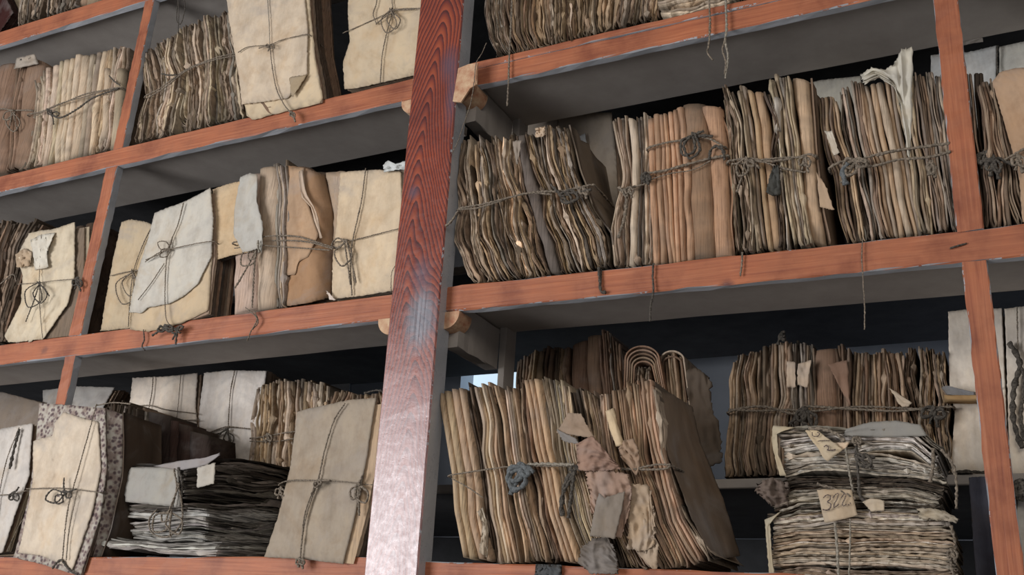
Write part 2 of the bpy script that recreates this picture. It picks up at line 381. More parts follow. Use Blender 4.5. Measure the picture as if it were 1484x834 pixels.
# ------------------------------------------------------------------ paper generators
def poly(pts):
    """arc-length parametrised polyline sampler in picture coordinates"""
    p = np.array(pts, float); d = np.r_[0, np.cumsum(np.hypot(*np.diff(p, axis=0).T))]; d /= d[-1]
    return lambda t: np.stack([np.interp(t, d, p[:, 0]), np.interp(t, d, p[:, 1])], -1)
class Patch:
    """Coons patch over four traced outlines: T, B run left to right, Lf, R run top to bottom"""
    def __init__(s, T, B, Lf, R):
        s.T, s.B, s.L, s.R = poly(T), poly(B), poly(Lf), poly(R)
        s.c = [np.array(c, float) for c in (T[0], T[-1], B[0], B[-1])]
        s.top = T; s.bot = B
    def __call__(s, u, v):
        u = np.asarray(u, float); v = np.asarray(v, float); u, v = np.broadcast_arrays(u, v)
        uc = np.clip(u, 0, 1); vc = np.clip(v, 0, 1); U = uc[..., None]; V = vc[..., None]
        c = s.c
        P = (1 - V) * s.T(uc) + V * s.B(uc) + (1 - U) * s.L(vc) + U * s.R(vc) \
            - ((1 - U) * (1 - V) * c[0] + U * (1 - V) * c[1] + (1 - U) * V * c[2] + U * V * c[3])
        P = P + (v - vc)[..., None] * (c[2] - c[0]) + (u - uc)[..., None] * (c[1] - c[0])
        return P
def noise1(n, m, k, amp):
    """n smooth random curves of m samples with about k knots"""
    kn = rng.normal(0, 1, (n, k + 3)); t = np.linspace(0, k, m); i = t.astype(int); f = t - i; f = f * f * (3 - 2 * f)
    return amp * (kn[:, i] * (1 - f) + kn[:, np.minimum(i + 1, k + 2)] * f)
def jitter(c, a=.12, h=.015):
    c = np.array(c) * (1 + rng.normal(0, a)); c = c * (1 + rng.normal(0, h, 3)); return np.maximum(c * min(1.0, .82 / c.max()), .010)

STY = {  # width px, roundness, edge wander px, front roughness m, ragged ends, grime
 'edge':  dict(w=(1.1, 3.7), rnd=.15, wan=.55, sw=2.6, fr=.0030, rag=.035, dirt=.30, br=.32, rec=.14, ear=.30),
 'leaf':  dict(w=(1.3, 3.8), rnd=.15, wan=.5, sw=2.2, fr=.0022, rag=.012, dirt=.14, br=.20, rec=.07, ear=.25),
 'soft':  dict(w=(2.2, 6.2), rnd=.5, wan=.6, sw=1.8, fr=.0026, rag=.022, dirt=.22, br=.22, rec=.12, ear=.18),
 'quire': dict(w=(9, 16), rnd=1.0, wan=.3, sw=.7, fr=.0012, rag=.012, dirt=.10, br=.07, rec=.05, ear=.0),
 'wide':  dict(w=(26, 48), rnd=1.0, wan=.4, sw=.8, fr=.0012, rag=.012, dirt=.12, br=.08, rec=0, ear=0),
}
def sheets(par, P, a0, a1, Y, D, style, tints, horizontal=False, mat=None, rows=60, cinch=(), wave=None, tw=0.0, seed_dir=0, dirt=None, name='paper_gathering', wscale=1.0):
    """upright (or lying) folded sheets between fractions a0..a1 of the bundle face; one mesh"""
    S = STY[style]; mat = mat or (M_HORZ if horizontal else M_VERT)
    span = (lambda a, l: P(l, a)) if horizontal else (lambda a, l: P(a, l))
    # pixel length of the stacking direction
    e = span(np.array([a0, a1]), np.array([.5, .5])); Lpx = max(np.hypot(*(e[1] - e[0])), 1.0)
    ws = []
    while sum(ws) < Lpx: ws.append(rng.uniform(*S['w']) * wscale)
    ws = np.array(ws) * Lpx / sum(ws); n = len(ws)
    edges = a0 + (a1 - a0) * np.r_[0, np.cumsum(ws)] / Lpx
    l = np.linspace(0, 1, rows); k = max(5, rows // 7)
    pxl = span(np.array([.5, .5]), np.array([0., 1.])); len_px = np.hypot(*(pxl[1] - pxl[0]))
    Vs = []; Fs = []; Cs = []; off = 0
    gw = noise1(1, rows, 5, S['sw'])[0] if wave is None else wave
    gy = noise1(1, rows, 3, S['fr'] * 1.0)[0]
    dd = S['dirt'] if dirt is None else dirt
    for i in range(n):
        c = (edges[i] + edges[i + 1]) / 2; hw = ws[i] * .56
        l0 = -abs(rng.normal(0, S['rag'])) * .9 + S['rag'] * .9; l1 = 1 + rng.normal(0, S['rag'] * .25)
        ll = l0 + (l1 - l0) * l
        ctr = span(np.full(rows, c), ll)                       # picture coordinates of the centre line
        ea = span(np.array([c + .01]), np.array([.5])) - span(np.array([c - .01]), np.array([.5])); ea = ea[0] / np.hypot(*ea[0])
        sh = gw + noise1(1, rows, k, S['wan'])[0] + tw * (l - .5)
        ctr = ctr + sh[:, None] * ea
        hwv = hw * (1 + noise1(1, rows, k, .16 if S['rnd'] < .8 else .05)[0])
        if style in ('edge', 'leaf'): hwv = np.clip(hwv * (1 + noise1(1, rows, rows // 2, .28)[0]), .45, None)
        fy = gy + noise1(1, rows, k, S['fr'])[0] + rng.normal(0, S['fr'] * .8)
        if style in ('edge', 'soft', 'leaf'):
            fy = fy + noise1(1, rows, rows // 2, S['fr'] * .45)[0]
            fl = np.exp(-(1 - l) * len_px / 7.); ctr = ctr + (fl * noise1(1, rows, rows // 2, 2.4)[0])[:, None] * ea; fy = fy + fl * rng.normal(0, .004)
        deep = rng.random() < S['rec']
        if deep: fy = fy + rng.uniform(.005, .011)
        if rng.random() < S['ear']:
            l_ = rng.uniform(.02, .95); q_ = (l - l_) / rng.uniform(.03, .07); tri = np.where(q_ < 0, np.clip(1 + q_ * 3, 0, 1), np.clip(1 - q_, 0, 1))
            hwv = hwv + tri * rng.uniform(1.5, 5.0); fy = fy - tri * rng.uniform(.001, .005)
        for cv in cinch: fy = fy + .004 * np.exp(-((l - cv) / .05) ** 2)
        Yb = (Y(np.clip(np.full(rows, c), 0, 1), l) if not horizontal else Y(l, np.full(rows, c))) if callable(Y) else np.full(rows, Y)
        y = Yb + fy
        r = S['rnd'] * min(.006, ws[i] * .0007); 
        if S['rnd'] >= 1: sec = [(-1, D), (-1, r * 2.2), (-.82, r * .8), (-.4, 0.), (.4, 0.), (.82, r * .8), (1, r * 2.2), (1, D)]
        elif S['rnd'] > .3: sec = [(-1, D), (-1, r * 1.6 + .002), (-.45, 0.), (.45, rng.uniform(0, .001)), (1, r * 1.6 + .002), (1, D)]
        else:
            s0 = rng.uniform(0, .003); sec = [(-1, D), (-.9, s0 + .0006), (-.2, 0), (.85, rng.uniform(0, .003)), (1, D)]
        K = len(sec); ring = []
        for sx, dy in sec:
            q = ctr + (hwv * sx)[:, None] * ea
            if dy == D:
                w_ = at(q[:, 0], q[:, 1], y); w_ = w_ + [0, D, 0]
            else:
                w_ = at(q[:, 0], q[:, 1], y); w_ = w_ + np.array([0, 1, 0]) * dy
            ring.append(w_)
        ring = np.stack(ring, 1).reshape(-1, 3); Vs.append(ring)
        j = np.arange(rows - 1)[:, None] * K + np.arange(K)[None]; jn = np.arange(rows - 1)[:, None] * K + (np.arange(K)[None] + 1) % K
        Fs.append((np.stack([j, jn, jn + K, j + K], -1).reshape(-1, 4) + off, np.arange(K)[::-1] + off, np.arange(K) + off + (rows - 1) * K))
        t = jitter(tints[rng.integers(len(tints))], S['br'], .012)
        if S['br'] > .15 and rng.random() < .16: t = t * min(1.45, .76 / t.max())
        al = dd + .25 * deep + .10 * noise1(1, rows, rows // 3, 1.)[0] + dd * (.35 + .65 * rng.random()) + .62 * np.exp(-l * len_px / 9.) * rng.uniform(.4, 1) + .8 * np.exp(-(1 - l) * len_px / 9.) * rng.uniform(.5, 1)  # recessed sheets darkened further, painting in the shade of the gaps
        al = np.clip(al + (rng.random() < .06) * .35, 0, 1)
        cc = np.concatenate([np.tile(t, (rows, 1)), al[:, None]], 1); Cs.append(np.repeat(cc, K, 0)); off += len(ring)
    V = np.concatenate(Vs); C = np.concatenate(Cs)
    faces = [np.concatenate([f[0] for f in Fs])]
    caps = {}
    for f in Fs:
        caps.setdefault(len(f[1]), []).extend([f[1], f[2]])
    faces += [np.array(v) for v in caps.values()]
    return mesh(name, V, faces, mat, par, C, smooth=S['rnd'] > .8)

def slab(name, par, P, Y, th, tint, mat=None, nu=28, nv=38, crump=.003, edge=.55, dirt=.2, fine=.0006, curl=None, u0=0, u1=1, v0=0, v1=1, ht=.5):
    """a sheet, cover or wad of sheets: traced outline, own thickness th, creased front"""
    mat = mat or M_SHEET
    u = np.linspace(u0, u1, nu); v = np.linspace(v0, v1, nv); U, Vv = np.meshgrid(u, v)
    q = P(U, Vv)
    q[:, 0] += rng.normal(0, edge, (nv, 2)) * .6; q[:, -1] += rng.normal(0, edge, (nv, 2)) * .6
    q[0, :] += rng.normal(0, edge, (nu, 2)) * .5; q[-1, :] += rng.normal(0, edge, (nu, 2)) * .5
    # creases: sums of ridged folds at random directions
    h = np.zeros_like(U)
    for _ in range(6):
        a = rng.uniform(0, math.pi); d = (U - rng.uniform(.1, .9)) * math.cos(a) + (Vv - rng.uniform(.1, .9)) * math.sin(a) + .03 * np.sin(U * 5 + rng.uniform(0, 6))
        wd = rng.uniform(.08, .35); reach = np.exp(-(((U - rng.random()) ** 2 + (Vv - rng.random()) ** 2) / rng.uniform(.05, .5)))
        h += rng.choice([-1, 1]) * np.clip(1 - np.abs(d) / wd, 0, 1) * reach * rng.uniform(.4, 1.2)
    if crump > .0045:
        for _ in range(9):
            a = rng.uniform(0, math.pi); d = U * math.cos(a) * rng.uniform(2, 5) + Vv * math.sin(a) * rng.uniform(2, 6) + rng.uniform(0, 5) + .3 * np.sin(U * 6 + rng.uniform(0, 6)) * np.sin(Vv * 5 + rng.uniform(0, 6))
            h += (np.abs((d % 1) - .5) * 2 - .5) * rng.uniform(.2, .8)
    h = crump * (h * .75 + .5 * noise1(nv, nu, 2, .2)) + rng.normal(0, fine * .4, U.shape)
    y = (Y(U, Vv) if callable(Y) else Y) + h
    if curl: y = y + curl(U, Vv)
    F = at(q[..., 0], q[..., 1], y); Bk = F + np.array([0, th, 0])
    V = np.concatenate([F.reshape(-1, 3), Bk.reshape(-1, 3)]); n = nu * nv
    i = (np.arange(nv - 1)[:, None] * nu + np.arange(nu - 1)[None]).ravel()
    f1 = np.stack([i, i + nu, i + nu + 1, i + 1], 1); f2 = f1[:, ::-1] + n
    rim = np.r_[np.arange(nu), np.arange(1, nv) * nu + nu - 1, (nv - 1) * nu + np.arange(nu - 2, -1, -1), np.arange(nv - 2, 0, -1) * nu]
    rn = np.roll(rim, -1); f3 = np.stack([rim, rn, rn + n, rim + n], 1)
    t = jitter(tint, .03, .015)
    ed = np.minimum(np.minimum(U - u0, u1 - U) * 1.3, np.minimum(Vv - v0, v1 - Vv))
    al = dirt + ht * np.exp(-ed / .035) * rng.uniform(.3, 1, U.shape)
    C = np.concatenate([np.tile(t, (n, 1)), np.clip(al, 0, 1).reshape(-1, 1)], 1)
    return mesh(name, V, [f1, f2, f3], mat, par, np.concatenate([C, C]), smooth=True)

def catmull(p, step):
    p = np.array(p, float); out = []
    q = np.vstack([2 * p[0] - p[1], p, 2 * p[-1] - p[-2]])
    for i in range(1, len(q) - 2):
        a, b, c, d = q[i - 1:i + 3]; n = max(2, int(np.linalg.norm(c - b) / step)); t = np.linspace(0, 1, n, endpoint=False)[:, None]
        out.append(.5 * ((2 * b) + (-a + c) * t + (2 * a - 5 * b + 4 * c - d) * t ** 2 + (-a + 3 * b - 3 * c + d) * t ** 3))
    out.append(q[-2][None]); return np.concatenate(out)
def tube(name, par, pts, r, mat, step=.0022, fuzz=.00025, flat=1.0):
    """two ply cord through world points"""
    c = catmull(pts, step); c = c + rng.normal(0, fuzz, c.shape); n = len(c)
    t = np.gradient(c, axis=0); t /= np.linalg.norm(t, axis=1)[:, None] + 1e-9
    up = np.array([.05, -1, .08]); s = np.cross(t, up); s /= np.linalg.norm(s, axis=1)[:, None] + 1e-9; b = np.cross(t, s)
    d = np.r_[0, np.cumsum(np.linalg.norm(np.diff(c, axis=0), axis=1))]; ph = d / (r * 5.0) * math.pi
    K = 8; an = np.arange(K) / K * 2 * math.pi
    rad = r * (1 + .30 * np.cos(2 * (an[None] - ph[:, None]))) * (1 + .12 * noise1(1, n, max(3, n // 8), 1)[0])[:, None]
    V = c[:, None] + rad[..., None] * (np.cos(an)[None, :, None] * s[:, None] + flat * np.sin(an)[None, :, None] * b[:, None])
    V = V.reshape(-1, 3); j = np.arange(n - 1)[:, None] * K + np.arange(K)[None]; jn = np.arange(n - 1)[:, None] * K + (np.arange(K)[None] + 1) % K
    return mesh(name, V, [np.stack([j, jn, jn + K, j + K], -1).reshape(-1, 4), np.arange(K)[::-1], np.arange(K) + (n - 1) * K], mat, par, smooth=True)
def twine(par, pts, Y, r=.0016, mat=None, wrap=(0, 0), name='twine'):
    """pts: picture points (x, y[, dy towards the viewer]); wrap: how far it runs back round each side"""
    yy = [(Y(p) if callable(Y) else Y) - (p[2] if len(p) > 2 else 0) for p in pts]
    w_ = [at(p[0], p[1], y_) for p, y_ in zip(pts, yy)]
    if wrap[0]: w_ = [w_[0] + [-.003, wrap[0], 0], w_[0] + [-.004, .02, 0]] + w_
    if wrap[1]: w_ = w_ + [w_[-1] + [.004, .02, 0], w_[-1] + [.003, wrap[1], 0]]
    return tube(name, par, w_, r, mat or M_TWINE)
def knot(par, x, y, Y, s=9, r=.0017, mat=None, loops=((-1.0, 1.6), (.9, 1.9)), tails=((-.5, 2.6), (.8, 3.1)), name='twine_knot'):
    """bow: tail, knot, loops, knot, tail; offsets in units of s picture pixels"""
    pt = [(x + tails[0][0] * s, y + tails[0][1] * s, .004), (x + tails[0][0] * s * .4, y + tails[0][1] * s * .45, .005)]
    lump = lambda: [(x + rng.uniform(-.35, .35) * s, y + rng.uniform(-.3, .3) * s, rng.uniform(.001, .007)) for _ in range(2)]
    pt += lump() + lump()
    for lx, ly in loops:
        nx, ny = -ly * .35, lx * .35
        pt += [(x + (lx * .5 + nx) * s, y + (ly * .5 + ny) * s, .007), (x + lx * s, y + ly * s, .009), (x + (lx * .55 - nx) * s, y + (ly * .55 - ny) * s, .006)] + lump()
    pt += [(x + tails[1][0] * s * .5, y + tails[1][1] * s * .4, .006), (x + tails[1][0] * s, y + tails[1][1] * s, .003)]
    o = twine(par, pt, Y, r, mat, name=name)
    tws = [c for c in par.children if c.name.startswith('twine') and not c.name.startswith('twine_knot')]
    if tws: o.parent = tws[-1]
    return o

# tints (linear)
CREAM = (.62, .495, .345); WHITE = (.64, .57, .48); PEACH = (.58, .385, .245); TAN = (.50, .355, .235)
GB = (.37, .268, .192); BRN = (.26, .165, .11); DBR = (.10, .068, .048); GREY = (.39, .335, .28); PALE = (.585, .462, .350)
PINK = (.47, .34, .27); OCH = (.44, .31, .19); DARK = (.05, .04, .033); LG = (.52, .49, .45)
def base_of(P, Y=.1):
    b = P(.5, 1.0); p = at(b[..., 0], b[..., 1], 0.0); return (p[0], p[1] + Y, p[2])
def bundle(name, label, T, B, L, R, Y, D, parts, cat='bundle', horizontal=False, group=None, cinch=(), rows=60, wave=None):
    """parts: (a0, a1, style, tints[, number of gatherings[, y offset]])"""
    P = Patch(T, B, L, R)
    t = thing(name, label, cat, base_of(P, (Y if not callable(Y) else .02) + .08), group or 'tied bundles of old papers on the shelves')
    for pr in parts:
        a0, a1, st, tints = pr[:4]; ng = pr[4] if len(pr) > 4 else 1; dy = pr[5] if len(pr) > 5 else 0
        cuts = np.linspace(a0, a1, ng + 1); cuts[1:-1] += rng.normal(0, (a1 - a0) / ng * .16, ng - 1)
        for i in range(ng):
            tt = tints if isinstance(tints[0], (tuple, list)) else [tints]
            sub = [jitter(tt[rng.integers(len(tt))], .10, .01)] + list(tt)
            o_ = dy + rng.normal(0, .0028)
            Yf = (lambda u, v, o_=o_: Y(u, v) + o_) if callable(Y) else Y + o_
            sheets(t, P, cuts[i], cuts[i + 1], Yf, D, st, sub, horizontal, rows=rows, cinch=cinch, tw=rng.normal(0, 2.0) if st in ('edge', 'soft') else rng.normal(0, .8))
    return t, P
def end_board(t, P, Y, D, tint, side='R', name='cover_board', mat=None, flare=0, dirt=.35):
    """board or wrapper closing one end of an upright bundle, running back from the face"""
    rows, cols = 24, 10; l = np.linspace(-.005, 1.0, rows); e = P(np.full(rows, 1.0 if side == 'R' else 0.0), l)
    base = at(e[:, 0], e[:, 1], (Y if not callable(Y) else 0) + 0 * l)
    s = 1 if side == 'R' else -1
    d = np.linspace(-.004, D, cols); V = []
    cr = noise1(cols, rows, 5, .0022).T
    for th in (.0, .0035):
        V.append(base[:, None] + np.stack([s * (th + .004 + flare * (d[None] / D) * (.3 + .7 * l[:, None]) + cr), d[None] + 0 * l[:, None], -.006 * (d[None] / D) + 0 * l[:, None]], -1))
    n = rows * cols; V = np.concatenate([a.reshape(-1, 3) for a in V])
    i = (np.arange(rows - 1)[:, None] * cols + np.arange(cols - 1)[None]).ravel()
    f1 = np.stack([i, i + 1, i + cols + 1, i + cols], 1)
    rim = np.r_[np.arange(cols), np.arange(1, rows) * cols + cols - 1, (rows - 1) * cols + np.arange(cols - 2, -1, -1), np.arange(rows - 2, 0, -1) * cols]
    rn = np.roll(rim, -1)
    C = np.tile([*tint, dirt], (2 * n, 1))
    return mesh(name, V, [f1, f1[:, ::-1] + n, np.stack([rim, rn, rn + n, rim + n], 1)], mat or M_SHEET, t, C, smooth=True)
def packet(name, label, T, B, L, R, Y, th, tint, n_in=6, cat='packet', side=GB, cover=True, back=None, inner=None, crump=.003, mat=None, group=None, dirt=.16, face_name='cover_sheet', curl=None, fan=2.0):
    """parcel standing face on: creased cover in front, leaves behind it showing at its right edge"""
    P = Patch(T, B, L, R)
    y0 = (lambda u, v: Y) if not callable(Y) else Y
    yv = Y if not callable(Y) else float(Y(.5, 1.))
    t = thing(name, label, cat, base_of(P, yv + th / 2), group or ('flat tied paper packets on the shelves' if cat == 'packet' else None))
    if cover: slab(face_name, t, P, Y, .0022, tint, mat, 44, 60, crump, .5, dirt, curl=curl)
    Q = inner or P
    cuts = np.linspace(.0035 + crump * 1.3, th, n_in + 1)
    for i in range(n_in):
        dx = rng.normal(0, fan); dy = rng.normal(0, fan * .6)
        Pq = (lambda dx, dy: lambda u, v: Q(u, v) * 1.0 + np.array([dx, dy]) * (np.asarray(u)[..., None]))(dx, dy)
        # project each wad from the front depth then push it back, so it keeps real size
        c = side if not isinstance(side[0], (tuple, list)) else side[i % len(side)]
        o = _wad(t, Pq, y0, cuts[i] + .0004, cuts[i + 1] - .0002, c)
    if back is not None: _wad(t, Q, y0, th, th + .003, back, 'back_cover', -1)
    return t, P
def _wad(t, P, y0, d0, d1, tint, name='page_block', grow=0):
    nu, nv = 6, 34; u = np.linspace(.012 + .0, .985, nu); v = np.linspace(.012, .992, nv); U, Vv = np.meshgrid(u, v)
    q = P(U, Vv); lay = []
    nl = max(2, int((d1 - d0) / .0018)); K = nl * 2
    ds = []
    for k in range(nl):
        a = d0 + (d1 - d0) * k / nl; b = d0 + (d1 - d0) * (k + .62) / nl; ds += [a, b]
    V = []; pr = rng.uniform(-.002, .0016, nl)
    for k, d in enumerate(ds):
        y = y0(U, Vv) + 0 * U; W = at(q[..., 0], q[..., 1], y) + np.array([0, d, 0])
        off = pr[k // 2] + rng.normal(0, .0005, nv)
        W[:, -1, 0] += off; W[:, 0, 0] -= pr[k // 2]; W[-1, :, 2] += -abs(pr[k // 2]) * 0; W[0, :, 2] += pr[k // 2] * 1.5
        V.append(W.reshape(-1, 3))
    n = nu * nv; V = np.concatenate(V)
    rim = np.r_[np.arange(nu), np.arange(1, nv) * nu + nu - 1, (nv - 1) * nu + np.arange(nu - 2, -1, -1), np.arange(nv - 2, 0, -1) * nu]; rn = np.roll(rim, -1)
    F = [np.stack([rim + k * n, rn + k * n, rn + (k + 1) * n, rim + (k + 1) * n], 1) for k in range(K - 1)]
    i = (np.arange(nv - 1)[:, None] * nu + np.arange(nu - 1)[None]).ravel(); f1 = np.stack([i, i + nu, i + nu + 1, i + 1], 1)
    F += [f1, f1[:, ::-1] + (K - 1) * n]
    cols = []
    for k in range(K):
        c = jitter(tint, .2, .012); cols.append(np.tile([*c, rng.uniform(.15, .6)], (n, 1)))
    return mesh(name, V, F, M_VERT, t, np.concatenate(cols))
def flap(t, pts4, Y, tint, crump=.002, th=.0008, name='paper_flap', nu=12, nv=12, dirt=.15, mat=None, curl=None, edge=.8):
    """loose torn piece; pts4 = T, B, L, R outlines"""
    return slab(name, t, Patch(*pts4), Y, th, tint, mat, nu, nv, crump, edge, dirt, curl=curl, ht=.3)
def quad(a, b, c, d):
    """outlines of a four cornered piece: top left, top right, bottom right, bottom left"""
    return [a, b], [d, c], [a, d], [b, c]
#INSERT
# ------------------------------------------------------------------ top left shelf
t, P = bundle('paper_bundle', 'grey frayed bundle at the very top left, only its lower edge in view', [(50, -110), (200, -150)], [(25, 38), (62, 24), (120, 9), (182, -6)], [(50, -110), (32, -20), (25, 38)], [(200, -150), (190, -70), (182, -6)], .027, .2, [(0, .55, 'edge', [GB, PALE, GREY], 4), (.55, .75, 'wide', [TAN]), (.75, 1, 'edge', [GB, PALE], 2)])
twine(t, [(84, -60), (74, -20), (70, 18), (69, 34)], .004, .0022, M_TWINE_D)
t, P = packet('paper_packet', 'pale packet in the top left corner behind a dark box', [(12, -80), (45, -85)], [(14, 18), (40, 12)], [(12, -80), (14, 18)], [(45, -85), (40, 12)], .05, .06, CREAM, 3)
t, P = packet('box', 'dark maroon box edge in the extreme top left corner', [(-60, -20), (2, -18)], [(-60, 62), (0, 46)], [(-60, -20), (-60, 62)], [(2, -18), (19, 18), (0, 46)], .01, .1, (.045, .014, .012), 2, 'box', side=(.04, .014, .012), crump=.0005)
t = thing('hanging_twine', 'thin dark twine ends hanging below the top left rail beside the upright', 'twine', at(262, 20, 0))
tube('twine', t, [at(259, -30, .0), at(258, 0, -.006), at(256, 28, -.006), at(262, 34, -.006), at(268, 12, -.008), at(266, -8, -.006)], .0012, M_TWINE_D)
tube('twine', t, [at(256, -26, .0), at(259, 10, -.010), at(258, 48, -.010)], .0011, M_TWINE_D)

# ------------------------------------------------------------------ second shelf, left
t, P = bundle('paper_bundle', 'dark brown bundle at the left edge of the second shelf, tan folder curled on top', [(-30, 100), (0, 94), (22, 90), (44, 80), (60, 92)], [(-40, 258), (5, 250), (42, 241)], [(-30, 100), (-36, 180), (-40, 258)], [(60, 92), (50, 150), (48, 180), (42, 241)], .014, .19,
              [(0, .55, 'wide', [DBR, BRN], 2), (.55, .72, 'soft', [BRN, DBR], 1), (.72, 1, 'wide', [TAN, BRN], 1)])
slab('torn_flap', t, Patch(*quad((24, 84), (50, 78), (56, 92), (20, 100))), -.002, .002, GREY, nu=12, nv=8, crump=.006)
twine(t, [(-30, 165), (0, 158), (20, 160), (45, 160)], .006, .002, wrap=(.05, .05)); knot(t, 18, 162, .004, 9, .0018, loops=((-1.4, 1.2), (.2, 3.2)))
t, P = bundle('paper_bundle', 'cream bundle of slim folded quires left of the upright on the second shelf', [(52, 108), (70, 100), (92, 88), (112, 80), (130, 78), (165, 70), (190, 66)], [(36, 244), (100, 232), (165, 214)], [(52, 108), (47, 160), (36, 244)], [(190, 66), (178, 130), (165, 214)], .010, .19,
              [(0, .18, 'soft', [PALE, GB], 2), (.18, .75, 'quire', [CREAM, PALE, CREAM], 5), (.75, 1, 'soft', [PALE, OCH, GB], 3)], cinch=(.55,))
for (x0, y0, x1, y1, wd) in ((133, 93, 126, 185, 12), (150, 99, 145, 200, 9), (168, 100, 158, 214, 11)):
    sheets(t, Patch([(x0, y0), (x0 + wd, y0 - 2)], [(x1, y1 + 2), (x1 + wd, y1)], [(x0, y0), (x1, y1 + 2)], [(x0 + wd, y0 - 2), (x1 + wd, y1)]), 0, 1, .003, .02, 'quire', [CREAM, WHITE], rows=16, wscale=1.6)
twine(t, [(40, 166), (60, 162), (90, 150), (125, 136), (150, 131), (174, 127)], -.002, .0019, wrap=(.06, .06)); twine(t, [(52, 168), (82, 152), (120, 141), (150, 132)], -.004, .0013)
twine(t, [(68, 158), (78, 168), (90, 170), (112, 158), (135, 142), (172, 128)], -.004, .0022, M_TWINE_D); twine(t, [(158, 110), (166, 118), (174, 124)], -.006, .0017, M_TWINE_D)
knot(t, 76, 166, .001, 6, .002, M_TWINE_D, loops=((1.6, -.2), (-1.2, -1)), tails=((.3, 2.4), (1.2, .9)))
t, P = bundle('paper_bundle', 'grey brown bundle of ragged page edges between upright and the tall cream packet', [(206, 84), (222, 66), (240, 54), (270, 40), (292, 26), (318, 20), (345, 16)], [(194, 207), (230, 198), (270, 190), (356, 169)], [(206, 84), (208, 110), (212, 138), (202, 170), (194, 207)], [(345, 16), (350, 90), (356, 169)], .010, .19,
              [(0, 1, 'edge', [PALE, GB, GREY, PALE, CREAM], 11)], cinch=(.45,))
twine(t, [(210, 140), (232, 128), (262, 106), (280, 96), (312, 84), (346, 76)], 0, .0018, wrap=(.06, .0)); twine(t, [(214, 142), (240, 126), (268, 104), (300, 90), (346, 79)], -.003, .0015)
twine(t, [(234, 107), (246, 109), (256, 108)], -.005, .0017, M_TWINE_D)

t, P = packet('paper_packet', 'large smooth cream packet overhanging the rail, front leaf dog-eared at its lower right corner', [(318, -55), (436, -55)], [(350, 151), (392, 146), (418, 142), (424, 130), (445, 108)], [(318, -55), (326, -20), (332, 30), (346, 110), (350, 151)], [(436, -55), (440, -20), (446, 40), (445, 108)], -.012, .10, (.62, .51, .375), 9, inner=Patch([(326, -55), (446, -55)], [(360, 170), (420, 160), (466, 148)], [(326, -55), (340, 60), (352, 140), (360, 170)], [(446, -55), (452, 60), (464, 120), (466, 148)]), side=[BRN, GB, DBR, BRN, DBR, BRN], crump=.0022, dirt=.06)
slab('under_leaf', t, Patch([(330, -50), (446, -50)], [(358, 168), (366, 174), (420, 160), (462, 150), (468, 142)], [(330, -50), (342, 60), (352, 140), (358, 168)], [(446, -50), (450, 20), (458, 90), (468, 142)]), -.0065, .0018, (.60, .47, .33), crump=.002, dirt=.15)
flap(t, quad((419, 112), (445, 108), (424, 140), (422, 138)), -.016, (.38, .29, .19), .001)
twine(t, [(345, 76), (360, 68), (390, 65), (408, 58), (428, 53), (446, 50)], -.017, .0011, wrap=(0, .08)); twine(t, [(388, -50), (388, 0), (390, 30), (391, 65)], -.017, .0009, M_TWINE_L)
twine(t, [(391, 66), (395, 100), (401, 130), (412, 152), (420, 162), (428, 176)], -.018, .0013); knot(t, 391, 65, -.017, 4, .0014, loops=((-1.5, .6), (1.6, 1.2)), tails=((-4, 1.2), (-.6, 2.4)))
knot(t, 424, 164, -.014, 5, .002, loops=((.6, 1.2), (-.8, .6)), tails=((-1, -.6), (.8, 2.6)))
t, P = packet('paper_packet', 'cream packet with stained lower edge tied with a bow, touching the main post', [(506, -55), (628, -60)], [(499, 129), (515, 128), (560, 118), (622, 104)], [(506, -55), (504, 20), (507, 60), (497, 90), (499, 129)], [(628, -60), (624, 0), (622, 104)], .006, .09, (.60, .48, .34), 6, side=[GB, BRN], crump=.0035, dirt=.2)
twine(t, [(497, 48), (520, 38), (560, 20), (572, 14), (600, 12), (626, 13)], .001, .0011); twine(t, [(563, -60), (568, 0), (569, 14), (560, 50), (554, 80), (551, 121)], 0, .0012)
knot(t, 568, 15, 0, 9, .0014, loops=((-.9, 3.6), (.5, 3.0)), tails=((-2.6, 2.2), (3.6, -.2)))
twine(t, [(543, -40), (546, 0), (541, 20), (546, 35)], -.001, .0013)

# ------------------------------------------------------------------ third shelf, left
t, P = bundle('paper_bundle', 'dark brown fibrous bundle at the left edge of the third shelf', [(-60, 335), (-10, 326), (20, 321), (45, 318), (64, 322)], [(-60, 502), (-20, 500), (6, 496)], [(-60, 335), (-60, 502)], [(64, 322), (42, 360), (22, 430), (6, 496)], .03, .16, [(0, 1, 'edge', [BRN, GB, DBR], 7)])
twine(t, [(-20, 418), (0, 412), (18, 398), (24, 408)], .02, .0018)
t, P = packet('paper_packet', 'crumpled cream packet left of the upright with torn folded top, tied with a bow', [(42, 338), (60, 334), (75, 333), (108, 322)], [(6, 488), (12, 496), (40, 497), (62, 492)], [(42, 338), (24, 372), (33, 400), (30, 440), (6, 488)], [(108, 322), (108, 400), (98, 440), (62, 492)], -.002, .045, (.58, .475, .345), 6, side=[GB, CREAM, GB], crump=.0055, dirt=.12,
              inner=Patch([(52, 338), (119, 326)], [(14, 496), (96, 486)], [(52, 338), (14, 496)], [(119, 326), (118, 400), (104, 450), (96, 486)]))
flap(t, ([(44, 348), (60, 340), (80, 337)], [(50, 392), (70, 388), (66, 370)], [(44, 348), (48, 370), (50, 392)], [(80, 337), (72, 355), (66, 370)]), -.009, (.60, .55, .46), .006)
flap(t, ([(22, 368), (36, 360), (46, 366)], [(24, 388), (44, 386)], [(22, 368), (24, 388)], [(46, 366), (44, 386)]), -.010, (.42, .32, .22), .006)
twine(t, [(26, 412), (56, 410), (80, 407), (110, 405)], -.009, .0010, wrap=(0, .03)); twine(t, [(60, 340), (58, 380), (57, 410), (58, 450), (62, 492)], -.009, .0009)
